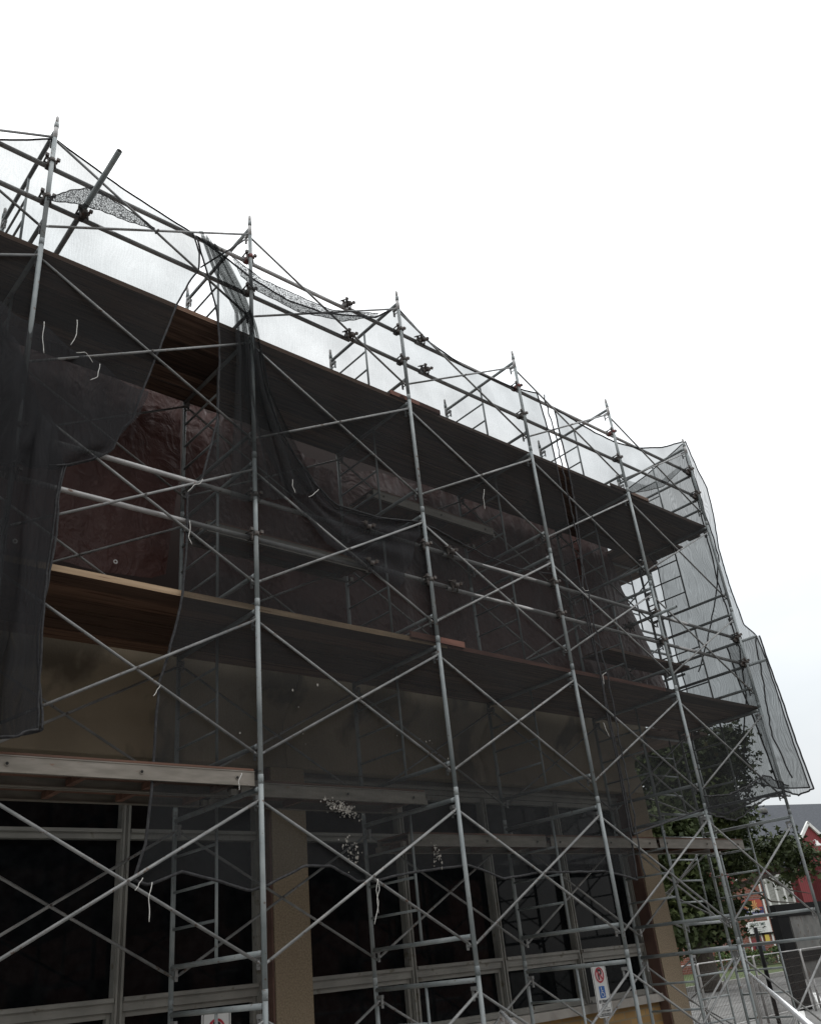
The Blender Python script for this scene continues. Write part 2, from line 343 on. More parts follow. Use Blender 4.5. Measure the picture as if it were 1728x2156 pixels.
for z, nm in ((8.70, 'upper return rail above the upper deck'), (8.23, 'lower return rail above the upper deck'), (5.70, 'upper cross tube above the lower deck'), (5.31, 'lower cross tube above the lower deck')):
    coupler((10.86, .05, z), f'corner post clamp holding the {nm}', rz=math.radians(90))
for z, nm in ((5.76, 'upper'), (5.33, 'lower')):
    rail((10.3, 1.66, z), (10.3, 6.3, z), f'{nm} inner rail along the return round the corner', .022, STEEL)
    rail((11.78, 1.6, z), (11.78, 6.3, z), f'{nm} outer rail along the return round the corner', .022, STEEL)

# ------------------------------------------------------------------ planks
def plank(x0, x1, y0, y1, z0, z1, mat, label, group, name='scaffold_plank', edge=None, bow=.0):
    bm = bmesh.new(); n = max(2, int((x1 - x0) / .6)); nx = x1 > x0
    secs = []
    for a in range(n + 1):
        x = x0 + (x1 - x0) * a / n; s = bow * math.sin(math.pi * a / n) + random.uniform(-.002, .002); e = random.uniform(-.0015, .0015)
        secs.append([bm.verts.new(p) for p in ((x, y0 + e, z0 - s), (x, y1 + e, z0 - s), (x, y1 + e, z1 - s), (x, y0 + e, z1 - s))])
    for p, q in zip(secs, secs[1:]):
        for k in range(4):
            f = bm.faces.new((p[k], p[(k + 1) % 4], q[(k + 1) % 4], q[k]))
            if edge and k == 3: f.material_index = 1
    bm.faces.new(secs[0]); bm.faces.new(secs[-1])
    return tag(obj(name, mesh(name, bm, [mat, edge] if edge else mat)), label, 'plank', group)
PW = .228
def deck(z, nm, mat, splits, edgemats):
    for r in range(6):
        y0 = .078 + r * PW
        s = [splits[0]] + [q + random.uniform(-.25, .25) * (r > 0) for q in splits[1:-1]] + [splits[-1] + (random.uniform(-.12, .12) if r else 0) + r * .05]
        for q in range(len(s) - 1):
            m = mat if (q > 0 or z > 6) else PLANKO
            plank(s[q], s[q + 1] - .006, y0, y0 + PW - random.uniform(.004, .014), z + random.uniform(-.010, .004), z + .045, m,
                  f'plank {("at the street edge","second from the street","third from the street","fourth from the street","second from the wall","at the wall edge")[r]} of the {nm}, {("left","middle","right")[q]} length',
                  f'planks of the {nm}', edge=edgemats[q] if r == 0 else None, bow=.004)
deck(ZJ(2) - .055, 'lower deck', PLANK, [-2.6, 4.55, 8.55, 11.05], [PLANKNEW, REDWOOD, PLANK])
deck(ZJ(4) - .055, 'upper deck', PLANK, [-2.6, 4.45, 7.6, 11.05], [PLANKO, PLANK, PLANK])
plank(4.02, 4.78, .050, .074, ZJ(2) - .03, ZJ(2) + .035, REDWOOD, 'short red board lapped on the lower deck edge at the third post', 'loose boards', 'board')
plank(4.1, 4.9, .050, .074, ZJ(4) - .03, ZJ(4) + .03, REDWOOD, 'short reddish board lapped on the upper deck edge at the third post', 'loose boards', 'board')
plank(8.35, 9.3, .052, .075, ZJ(4) - .02, ZJ(4) + .03, PLANK, 'short grey board on the upper deck edge near the fifth post', 'loose boards', 'board')
def splank(r, z, nm, y0, y1, w=.238):
    x0 = 10.22 + r * w
    a = y0 + random.uniform(-.2, .06); b = y1 + random.uniform(-.3, .3)
    o = plank(0, b - a, 0, w - .008, 0, .045, PLANK, f'{ORD[r]} plank from the building of the {nm}', f'planks of the {nm}', bow=.004)
    o.rotation_euler = (0, 0, math.radians(90)); o.location = (x0 + w, a, z)
for r in range(6):
    splank(r, ZJ(4) - .062, 'upper return deck round the corner', 1.5, 6.2)
    splank(r, ZJ(2) - .062, 'lower return deck round the corner', 1.5, 6.2)
# decking staging units
def staging(x0, x1, y0, y1, z, label, bent=None):
    t = emp('staging_board', (x0, y0, z), label, 'staging board', 'metal edged staging boards'); Lx = x1 - x0; W = y1 - y0; h = .105
    def beam(y, s):
        def f(bm):
            box(bm, 0, Lx, y, y + .006 * s, 0, h)
            box(bm, 0, Lx, y + .0065 * s, y + .035 * s, 0, .008); box(bm, 0, Lx, y - .004 * s, y + .035 * s, h, h + .008)
            box(bm, 0, Lx, y - .004 * s, y - .0005 * s, -.002, .012)
        return f
    obj('side_beam', MB(beam(0, 1), 'side_beam', ALUPL), t); obj('side_beam', MB(beam(W, -1), 'side_beam', ALUPL), t)
    def board(bm):
        box(bm, .01, Lx - .01, -.004, W + .004, h + .010, h + .026)
        n = 4
        for a in range(n): x = .12 + (Lx - .3) * a / (n - 1); box(bm, x, x + .05, .04, W - .04, .012, .06)
        box(bm, .02, Lx - .02, .036, W - .036, .066, .078)
    obj('deck_board', MB(board, 'deck_board', PLY), t)
    def hooks(bm):
        for x, s in ((0, -1), (Lx, 1)):
            for y in (.05, W - .05):
                box(bm, min(x, x + .05 * s), max(x, x + .05 * s), y - .02, y + .02, .0, .05)
    obj('end_hook', MB(hooks, 'end_hook', ALUPL), t)
    def rivet(bm):
        for x in (.16,):
            tube(bm, [(x, -.006, .055), (x, -.002, .055)], .017, 10); tube(bm, [(x, -.0085, .055), (x, -.0063, .055)], .011, 10, mi=1)
    em = MB(rivet, 'beam_eyelet', [ALUPL, HOLE])
    for dx in (0, Lx * .46, Lx - .32): obj('beam_eyelet', em, t).location = (dx, 0, 0)
z1 = ZJ(0) + 1.43 + .023
staging(-2.10, -.06, .03, .49, z1, 'cropped staging board before the windows at the far left'); 
staging(.05, 2.13, .03, .46, z1, 'street side staging board between the first two posts before the big window')
staging(.05, 2.13, .48, .92, z1, 'wall side staging board between the first two posts before the big window')
staging(2.22, 4.29, .38, .88, z1, 'plaster splashed staging board right of the second post by the column')
zr = ZJ(0) + 1.12 + .014
staging(4.38, 6.47, .79, 1.28, zr, 'staging board on the ladder rungs right of the third post')
staging(6.55, 8.64, .79, 1.28, zr, 'staging board on the ladder rungs right of the fourth post')
staging(8.71, 10.80, .79, 1.28, zr, 'staging board on the ladder rungs in the corner bay before the right column')
staging(2.22, 4.29, .98, 1.36, ZJ(2) + 1.12 + .014, 'staging board above the lower deck right of the second post')
staging(4.38, 6.47, .84, 1.32, ZJ(3) + .54 + .014, 'pale staging board high under the upper deck right of the third post')
for q in range(2):
    plank(8.72, 10.86, .96 + q * .225, .96 + q * .225 + .22, ZJ(2) + .842, ZJ(2) + .885, PLANK, f'{("street side","wall side")[q]} plank laid on ladder rungs above the lower deck in the corner bay', 'planks on ladder rungs in the corner bay')

# ------------------------------------------------------------------ building
bl = emp('commercial_building', (0, 2, 0), 'tan commercial building with dark shop windows behind the scaffold', 'building')
def bpart(name, fn, mats, parent=bl, label=None):
    o = obj(name, MB(fn, name, mats), parent)
    if parent is bl: o.location = (0, -2, 0)
    if label: o['label'] = label
    return o
bpart('brick_wall', lambda b: box(b, -9, 9.79, 2.06, 2.35, 0, 1.0), YBRICK)
bpart('stone_sill', lambda b: [box(b, x0, x1, 1.97, 2.3, 1.004, 1.10) for x0, x1 in ((-9, 1.2), (1.204, 3.49), (3.95, 6.6), (6.604, 9.79))], SILLM)
for x0, x1, c in ((-2.8, -2.36, 0), (3.50, 3.94, 1), (9.80, 10.25, 2)):
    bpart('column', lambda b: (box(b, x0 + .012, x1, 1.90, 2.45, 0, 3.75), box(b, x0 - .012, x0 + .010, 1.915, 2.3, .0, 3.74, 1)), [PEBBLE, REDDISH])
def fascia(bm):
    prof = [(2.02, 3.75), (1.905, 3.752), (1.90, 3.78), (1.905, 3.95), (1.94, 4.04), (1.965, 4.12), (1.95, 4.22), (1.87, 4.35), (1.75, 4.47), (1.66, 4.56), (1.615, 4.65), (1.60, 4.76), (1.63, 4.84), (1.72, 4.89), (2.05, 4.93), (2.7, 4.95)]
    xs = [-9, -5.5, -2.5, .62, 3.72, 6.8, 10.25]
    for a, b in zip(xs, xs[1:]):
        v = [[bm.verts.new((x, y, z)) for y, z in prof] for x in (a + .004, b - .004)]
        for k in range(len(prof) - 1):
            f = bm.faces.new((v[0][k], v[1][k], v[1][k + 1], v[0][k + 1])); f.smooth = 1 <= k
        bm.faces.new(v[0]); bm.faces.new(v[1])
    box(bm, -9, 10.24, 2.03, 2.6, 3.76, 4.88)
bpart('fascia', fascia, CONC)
bpart('lintel', lambda b: (box(b, -9, 9.79, 2.10, 2.4, 3.60, 3.755), box(b, -9, 9.79, 2.06, 2.098, 3.66, 3.70)), ALUF)
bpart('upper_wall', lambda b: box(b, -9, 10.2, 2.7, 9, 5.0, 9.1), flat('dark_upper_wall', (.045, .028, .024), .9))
bpart('roof', lambda b: box(b, -9.1, 10.25, 2.66, 9.2, 9.105, 9.2), ROOF)
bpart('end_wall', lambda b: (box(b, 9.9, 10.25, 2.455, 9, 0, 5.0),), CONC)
def window(x0, x1, first, last):
    wn = bpart('window', lambda b: box(b, x0, x1, 2.21, 2.225, 1.12, 3.6), GLASS)
    def fr(bm):
        y0, y1 = 2.115, 2.205
        for a, c in ((x0 + .002, x0 + .045), (x1 - .045, x1 - .002)):
            box(bm, a, c, y0, y1, 1.104, 3.596)
            box(bm, a + .012, c - .012, y0 - .018, y0 - .001, 1.11, 3.59)
        for z, h in ((1.62, .11), (3.04, .09)):
            box(bm, x0 + .047, x1 - .047, y0, y1, z, z + h); box(bm, x0 + .047, x1 - .047, y0 - .03, y0 - .002, z + h - .035, z + h - .004)
        box(bm, x0 + .047, x1 - .047, y0, y1, 3.54, 3.596); box(bm, x0 + .047, x1 - .047, y0, y1, 1.104, 1.17); box(bm, x0 + .06, x1 - .06, y0 - .02, y0 - .002, 1.106, 1.135)
        # inner frame below the transom
        for a, c in ((x0 + .05, x0 + .085), (x1 - .085, x1 - .05)): box(bm, a, c, y0 + .03, y1, 1.172, 1.618)
        box(bm, x0 + .087, x1 - .087, y0 + .03, y1, 1.575, 1.618)
    obj('frame', MB(fr, 'frame', ALUF), wn)
ws = [-2.36, -.1, 2.03, 3.49]
for a, b in zip(ws, ws[1:]): window(a, b, 0, 0)
ws = [3.95, 5.455, 6.90, 8.35, 9.79]
for a, b in zip(ws, ws[1:]): window(a, b, 0, 0)
def interior(bm):
    box(bm, -9, 9.9, 5.5, 5.6, 0, 3.6)
# signs ---------------------------------------------------------------
RED = flat('sign_red', (.42, .02, .04), .5); SWH = flat('sign_white', (.66, .67, .66), .45); SBL = flat('sign_blue', (.015, .12, .42), .5); SBK = flat('sign_black', (.02, .02, .022), .6); PINK = flat('sign_faded_pink', (.66, .42, .43), .5)
def disc(bm, cx, cz, r0, r1, y, seg=36, sq=1):
    a = [[bm.verts.new((cx + math.cos(t) * r * sq, y, cz + math.sin(t) * r)) for t in [2 * math.pi * k / seg for k in range(seg)]] for r in (r0, r1)] if r0 > 0 else None
    if a:
        for k in range(seg): bm.faces.new((a[0][k], a[0][(k + 1) % seg], a[1][(k + 1) % seg], a[1][k]))
    else: bm.faces.new([bm.verts.new((cx + math.cos(t) * r1, y, cz + math.sin(t) * r1)) for t in [2 * math.pi * k / seg for k in range(seg)]])
def rrect(x0, x1, z0, z1, r, n=6):
    out = []
    for cx, cz, a0 in ((x1 - r, z1 - r, 0), (x0 + r, z1 - r, 90), (x0 + r, z0 + r, 180), (x1 - r, z0 + r, 270)):
        out += [(cx + r * math.cos(math.radians(a0 + 90 * k / n)), cz + r * math.sin(math.radians(a0 + 90 * k / n))) for k in range(n + 1)]
    return out
def plate(bm, x0, x1, z0, z1, r, y0, y1, mi=0):
    p = rrect(x0, x1, z0, z1, r); a = [bm.verts.new((x, y0, z)) for x, z in p]; b = [bm.verts.new((x, y1, z)) for x, z in p]
    for q in (a, b): bm.faces.new(q).material_index = mi
    for k in range(len(p)): bm.faces.new((a[k], a[(k + 1) % len(p)], b[(k + 1) % len(p)], b[k])).material_index = mi
def ring(bm, x0, x1, z0, z1, r, w_, y):
    a = [bm.verts.new((x, y, z)) for x, z in rrect(x0, x1, z0, z1, r)]; b = [bm.verts.new((x, y, z)) for x, z in rrect(x0 + w_, x1 - w_, z0 + w_, z1 - w_, r - w_ * .6)]
    for k in range(len(a)): bm.faces.new((a[k], a[(k + 1) % len(a)], b[(k + 1) % len(a)], b[k]))
def text(s, size, x, y, z, mat, parent, name='lettering', ext=.0006, align='CENTER', rot=0, sx=1, bold=.0, ry=0):
    c = bpy.data.curves.new(name, 'FONT'); c.body = s; c.size = size; c.align_x = align; c.align_y = 'CENTER'; c.extrude = ext; c.offset = bold
    o = bpy.data.objects.new(name, c); COL.objects.link(o); c.materials.append(mat)
    bpy.context.view_layer.update(); me = bpy.data.meshes.new_from_object(o.evaluated_get(bpy.context.evaluated_depsgraph_get())); bpy.data.objects.remove(o)
    me.materials.clear(); me.materials.append(mat); o = bpy.data.objects.new(name, me); COL.objects.link(o)
    o.rotation_euler = (math.radians(90), ry, rot); o.location = (x, y, z); o.scale = (sx, 1, 1); o.parent = parent
    return o
def parking(x, z1_, full, label, yy=1.78):
    t = emp('parking_sign', (x, yy, 0), label, 'parking sign', 'no parking signs at the wall')
    W, H = .29, (.60 if full else .45); z0 = z1_ - H
    obj('sign_plate', MB(lambda b: (plate(b, 0, W, z0, z1_, .03, -.003, 0)), 'sign_plate', SWH), t)
    obj('border', MB(lambda b: ring(b, .012, W - .012, z0 + .012, z1_ - .012, .024, .007, -.0045), 'border', SBK), t)
    cz = z1_ - .135 if full else z1_ - .15; R_ = .088
    text('P', .16, W / 2, -.006, cz, SBK, t, 'letter', bold=.004)
    obj('pink_field', MB(lambda b: disc(b, W / 2, cz, 0, R_, -.0042), 'pink_field', PINK), t)
    def pro(bm):
        disc(bm, W / 2, cz, R_ - .018, R_, -.0066)
        d = Vector((.707, 0, -.707)); p = Vector((W / 2, -.0078, cz)); n = Vector((.707, 0, .707)) * .009; a = d * (R_ - .008)
        bm.faces.new([bm.verts.new(q) for q in (p - a - n, p - a + n, p + a + n, p + a - n)])
    obj('prohibition_ring', MB(pro, 'prohibition_ring', RED), t)
    if full:
        bz = z1_ - .325
        obj('wheelchair_panel', MB(lambda b: plate(b, W / 2 - .055, W / 2 + .055, bz - .065, bz + .065, .006, -.0055, -.0042), 'wheelchair_panel', SBL), t)
        def wc(bm):
            cx = W / 2 - .004; y = -.008
            disc(bm, cx - .012, bz + .045, 0, .009, y, 12)
            # seat wheel arc
            seg = 16; a = []
            for k in range(seg + 1):
                th = math.radians(110 + 215 * k / seg); a.append([bm.verts.new((cx + .002 + math.cos(th) * r, y, bz - .022 + math.sin(th) * r)) for r in (.025, .032)])
            for p, q in zip(a, a[1:]): bm.faces.new((p[0], q[0], q[1], p[1]))
            def ln(x0, z0, x1, z1, w_=.004):
                d = Vector((x1 - x0, 0, z1 - z0)).normalized(); n = Vector((-d.z, 0, d.x)) * w_; P = Vector((x0, y - .0006, z0)); Q = Vector((x1, y - .0006, z1))
                bm.faces.new([bm.verts.new(v) for v in (P - n, P + n, Q + n, Q - n)])
            ln(cx - .012, bz + .036, cx - .008, bz - .008, .005); ln(cx - .010, bz + .016, cx + .018, bz + .014); ln(cx - .008, bz - .006, cx + .022, bz - .008, .005); ln(cx + .021, bz - .008, cx + .034, bz - .040, .005); ln(cx + .032, bz - .041, cx + .044, bz - .036)
        obj('wheelchair_symbol', MB(wc, 'wheelchair_symbol', SWH), t)
        text('BY PERMIT', .050, W / 2, -.006, z1_ - .43, SBK, t, sx=.82, bold=.001); text('ONLY', .050, W / 2, -.006, z1_ - .474, SBK, t, sx=.82, bold=.001)
        obj('rule_line', MB(lambda b: box(b, .05, W - .05, -.0055, -.0042, z1_ - .506, z1_ - .502), 'rule_line', SBK), t)
        text('NOTICE PERMIT', .036, W / 2, -.006, z1_ - .534, SBK, t, sx=.8); text('ENFORCEMENT', .036, W / 2, -.006, z1_ - .568, SBK, t, sx=.8)
    obj('post', MB(lambda b: box(b, W / 2 - .025, W / 2 + .025, .002, .030, .0, z1_ - .04), 'post', GALV), t)
parking(8.10, 1.553, True, 'white permit parking sign with blue wheelchair symbol before the right windows')
parking(2.62, 1.545, False, 'white no parking sign at the bottom edge behind the second post', 1.72)
# ------------------------------------------------------------------ ground
def sheet(name, x0, x1, y0, y1, z, mat):
    bm = bmesh.new(); bm.faces.new([bm.verts.new(p) for p in ((x0, y0, z), (x1, y0, z), (x1, y1, z), (x0, y1, z))])
    return tag(obj(name, mesh(name, bm, mat)), None, None, None, 'structure')
sheet('ground', -600, 900, -600, 900, -.004, ASPH)
sheet('pavement', -9, 12.4, -1.6, 2.05, .0015, CONCW)
for q, (x, y) in enumerate(((19, 5), (24.2, 7.2), (29.5, 9.5), (22, 11), (36, 12))):
    o = sheet('parking_line', -.07, .07, -3.2, 3.2, .0045, WHITE); o.location = (x, y, 0); o.rotation_euler = (0, 0, math.radians(-62))
k_ = tag(obj('kerb', MB(lambda b: box(b, 18, 75, 16.6, 16.9, 0, .16), 'kerb', CONCW)), None, None, None, 'structure')
l_ = tag(obj('lawn', MB(lambda b: box(b, 18, 80, 16.905, 40, 0, .12), 'lawn', LAWN)), None, None, None, 'structure')
# ------------------------------------------------------------------ red hall across the lot
AN = math.atan2(-.273, .962)
def hall(name, label, cat='building'):
    return emp(name, (55.6, 25.0, 0), label, cat, None, AN)
def hp(name, fn, mats, parent, label=None):
    o = obj(name, MB(fn, name, mats), parent)
    if label: o['label'] = label
    return o
# local frame: x along facade, -y towards viewer (so y = -v)
rh = hall('church_hall', 'red and brick hall with dark shingle roof across the parking lot')
hp('brick_wall', lambda b: box(b, -14, 0, 0, 6, 0, 5.2), RBRICK, rh)
hp('corner_trim', lambda b: (box(b, -.34, -.20, -.04, -.004, 0, 5.2), box(b, .004, .10, -.03, .2, 0, 5.2)), WHITE, rh)
def gable(bm, x0, x1, ze, xa, za, y0, y1):
    p = [(x0, 0), (x1, 0), (x1, ze), (xa, za), (x0, ze)]
    a = [bm.verts.new((x, y0, z)) for x, z in p]; c = [bm.verts.new((x, y1, z)) for x, z in p]
    bm.faces.new(a); bm.faces.new(c)
    for k in range(5): bm.faces.new((a[k], a[(k + 1) % 5], c[(k + 1) % 5], c[k]))
hp('siding_wall', lambda b: box(b, 2.55, 9.6, -.25, 5, 0, 5.55), REDS, rh)
hp('wall_above_window', lambda b: box(b, .104, 2.54, .05, 5, 0, 5.7), REDS, rh)
hp('siding_wall', lambda b: box(b, -5.5, -2.75, -.60, -.006, 4.5, 6.6), REDS, rh)
hp('corner_trim', lambda b: box(b, -2.745, -2.60, -.62, -.006, 4.4, 6.6), WHITE, rh)
def roof(bm):
    # main slope: eave to ridge
    a = [(-15, -.45, 5.6), (18, -.45, 5.6), (18, 6.2, 10.5), (-15, 6.2, 10.5)]
    t = [bm.verts.new(p) for p in a]; u = [bm.verts.new((x, y, z - .15)) for x, y, z in a]
    bm.faces.new(t); bm.faces.new(u)
    for k in range(4): bm.faces.new((t[k], t[(k + 1) % 4], u[(k + 1) % 4], u[k]))
hp('roof', roof, ROOF, rh)
# steeper gable like the photographed one
hp('gable_wall', lambda b: gable(b, 3.62, 6.1, 7.05, 4.84, 8.05, -.62, -.5), REDS, rh)
hp('gable_roof', lambda b: gable(b, 3.66, 6.06, 7.0, 4.84, 8.0, -.498, 5), ROOF, rh)
hp('siding_wall', lambda b: box(b, 3.62, 9.6, -.61, -.5, 5.5, 6.9), REDS, rh)
def barge2(bm):
    for (xa, za), (xb, zb) in (((3.45, 6.98), (4.84, 8.22)), ((4.84, 8.22), (6.25, 6.98))):
        d = Vector((xb - xa, 0, zb - za)).normalized(); n = Vector((-d.z, 0, d.x)) * .2
        q = [Vector((xa, -.78, za)), Vector((xb, -.78, zb)), Vector((xb, -.78, zb)) - n, Vector((xa, -.78, za)) - n]
        f = [bm.verts.new(p) for p in q]; g = [bm.verts.new(p + Vector((0, .14, 0))) for p in q]
        bm.faces.new(f); bm.faces.new(g)
        for k in range(4): bm.faces.new((f[k], f[(k + 1) % 4], g[(k + 1) % 4], g[k]))
hp('barge_board', barge2, WHITE, rh)
hp('band_board', lambda b: box(b, 2.2, 9.7, -.72, -.63, 4.98, 5.14), flat('dark_red_board', (.07, .012, .014)), rh)
hp('siding_wall', lambda b: box(b, 2.6, 9.5, -.62, -.255, 0, 5.5), REDS, rh)
def wnd(bm):
    box(bm, .18, 2.50, -.06, .045, 2.62, 2.78); box(bm, .18, 2.50, -.06, .045, 4.95, 5.1)
    for x in (.18, .93, 1.66, 2.34): box(bm, x, x + .17, -.05, .045, 2.785, 4.945)
wf = hp('window', wnd, WHITE, rh)
hp('blind', lambda b: [box(b, x + .175, x + (.745 if x < 2 else .1), .0, .046, 2.785, 4.945) for x in (.18, .93, 1.66)], noise_mat('grey_blind', (.22, .22, .20), (.34, .34, .32), 3, .8, (1, 1, 5)), wf)
hp('door', lambda b: box(b, -2.15, -1.25, -.03, -.004, .15, 1.55), noise_mat('barn_door_red', (.20, .03, .035), (.27, .045, .05), 3), rh, 'red plank door under the service sign')
hp('door_trim', lambda b: (box(b, -2.25, -2.155, -.05, -.004, .1, 1.7), box(b, -1.245, -1.15, -.05, -.004, .1, 1.7), box(b, -2.25, -1.15, -.05, -.004, 1.704, 1.78)), WHITE, rh)
hp('screen_door', lambda b: box(b, -1.9, -1.22, -.13, -.06, .12, 1.15), flat('blue_grey_screen', (.05, .06, .075), .6), rh)
lampo = hp('wall_lamp', lambda b: (tube(b, [(4.8, -.70, 6.9), (4.8, -.95, 6.98), (4.8, -1.05, 6.86)], .03, 8), tube(b, [(4.8, -1.05, 6.9), (4.8, -1.05, 6.78), (4.8, -1.05, 6.64), (4.8, -1.05, 6.56)], [.07, .10, .23, .25], 14)), WHITE, rh)
for x in (3.2, 7.4):
    hp('roof_vent', lambda b: tube(b, [(x, 5.2, 9.75), (x, 5.2, 10.05), (x, 5.2, 10.15)], [.3, .3, .1], 12), GREYP, rh)
# banner and service board
SUN1 = flat('banner_orange', (.38, .07, .035)); SUN2 = flat('banner_yellow', (.55, .32, .11)); NAVY = flat('banner_navy', (.025, .03, .12))
bn = emp('church_banner', (55.6, 25.0, 0), 'dark blue and orange sunburst banner on the brick wall', 'banner', None, AN)
hp('banner_cloth', lambda b: box(b, -2.2, -.5, -.08, -.06, 2.83, 3.77), NAVY, bn)
def burst(mi, r, y, off):
    def f(bm):
        cx, cz = -1.4, 3.12; n = 13
        for k in range(n):
            a = math.pi * (k + off) / (n); a2 = a + math.pi / n * .62; rr = r * (1 + .25 * math.sin(k * 5.1))
            pts = [(cx, cz)] + [(min(max(cx + math.cos(t) * rr * 1.25, -2.18), -.52), min(cz + math.sin(t) * rr, 3.75)) for t in (a, a2)]
            try: bm.faces.new([bm.verts.new((x, y, z)) for x, z in pts])
            except Exception: pass
        box(bm, -2.18, -.52, y + .006, y + .010, 3.3, 3.75) if mi == 0 else None
    return f
hp('banner_glow', burst(0, .62, -.094, 0), SUN1, bn); hp('banner_rays', burst(1, .5, -.102, .4), SUN2, bn)
text('Family', .34, -1.35, -.112, 3.14, SWH, bn, sx=1.1, bold=.006)
hp('banner_strip', lambda b: box(b, -2.15, -.55, -.10, -.085, 2.86, 2.94), flat('banner_strip_paint', (.5, .5, .55)), bn)
sb = emp('service_board', (55.6, 25.0, 0), 'white board headed service times below the banner', 'notice board', None, AN)
hp('board_panel', lambda b: box(b, -2.32, -.42, -.12, -.07, 1.84, 2.5), WHITE, sb); hp('board_frame', lambda b: box(b, -2.34, .5, -.14, -.06, 1.74, 1.83), BLACK, sb)
GRN = flat('board_lettering', (.02, .06, .05))
text('SERVICE TIMES', .24, -1.35, -.127, 2.32, GRN, sb, sx=.82, bold=.004)
for q, s in enumerate(('Sunday: Bible Study & Youth Service 9:30 a.m.', 'Morning Worship Service: 11:00 a.m.', 'Evening Prayer Service: 6:30 p.m.')):
    text(s, .095, -1.37, -.127, 2.16 - q * .11, GRN, sb, sx=.8)
ysg = emp('caution_sign', (55.6, 25.0, 0), 'small yellow square sign on the brick wall beside the door', 'sign', None, AN)
hp('sign_plate', lambda b: box(b, -.98, -.62, -.10, -.07, 1.35, 1.72), flat('sign_yellow', (.6, .45, .08)), ysg); hp('sign_edge', lambda b: box(b, -1.0, -.5, -.09, -.066, 1.28, 1.34), WHITE, ysg)
# ------------------------------------------------------------------ black framed board in the lot
bs = emp('framed_board', (20.75, 6.0, 0), 'black framed board with a peeling grey panel standing in the lot', 'board', None, math.radians(-8))
obj('frame', MB(lambda b: (box(b, 0, 4.2, -.12, .12, 2.02, 2.30), box(b, .0, .42, -.11, .11, 0, 2.015), box(b, 2.75, 3.15, -.11, .11, 0, 2.015), box(b, .425, 2.745, -.1, .1, 1.0, 1.22)), 'frame', BLACK), bs)
obj('panel', MB(lambda b: box(b, .52, 2.1, -.08, .08, 1.225, 2.015), 'panel', GREYP), bs)
obj('panel', MB(lambda b: box(b, 2.105, 2.745, -.02, .08, 1.225, 2.015), 'panel', BLACK), bs)
obj('lower_panel', MB(lambda b: box(b, .55, 2.74, -.06, .06, .62, .995), 'lower_panel', GREYP), bs)
obj('upright_pipe', MB(lambda b: (tube(b, [(.62, -.2, 0), (.62, -.2, .62)], .03, 8), tube(b, [(2.3, -.2, 0), (2.3, -.2, .62)], .03, 8)), 'upright_pipe', GALV), bs)
tag(obj('post', MB(lambda b: tube(b, [(0, 0, 0), (0, 0, 1.83)], .045, 8), 'post', BLACK)), 'thin black post standing in the lot before the brick wall', 'post').location = (17.9, 4.95, 0)
# ------------------------------------------------------------------ low garden wall, shrubs
for q, (u, v, s) in enumerate(((-3.2, 1.5, .55), (-1.9, 1.7, .62), (-.6, 1.6, .5), (.6, 1.5, .45), (-4.8, 1.9, .7), (-6.4, 1.8, .7))):
    ca, sa = math.cos(AN), math.sin(AN); bx, by = 55.6 + u * ca + v * sa, 25 + u * sa - v * ca
    bm = bmesh.new(); rr = random.Random(q)
    s = s * 1.35
    for k in range(620):
        th, ph = rr.uniform(0, 2 * math.pi), rr.uniform(0, math.pi / 2); r = s * rr.uniform(.55, 1.05)
        c = Vector((math.cos(th) * math.cos(ph) * r * 1.2, math.sin(th) * math.cos(ph) * r, math.sin(ph) * r * .95 + .1))
        n = Vector((rr.gauss(0, 1), rr.gauss(0, 1), rr.gauss(.5, 1))).normalized(); a = n.orthogonal().normalized() * .09; b_ = n.cross(a).normalized() * .05
        bm.faces.new([bm.verts.new(c + p) for p in (-a, -b_, a, b_)])
    m = noise_mat('shrub_leaf', (.04, .075, .018), (.10, .15, .035), 3, .7, rand=.2)
    o = obj('shrub', mesh('shrub', bm, m)); o.location = (bx, by, .12)
    tag(o, ['low green shrub at the foot of the brick wall under the door', 'rounded green shrub by the red door', 'small green shrub right of the door at the brick wall', 'small shrub at the brick corner trim', 'larger leafy shrub left of the red door behind the tree', 'leafy shrub farthest left along the brick wall'][q], 'shrub', 'shrubs along the brick wall')
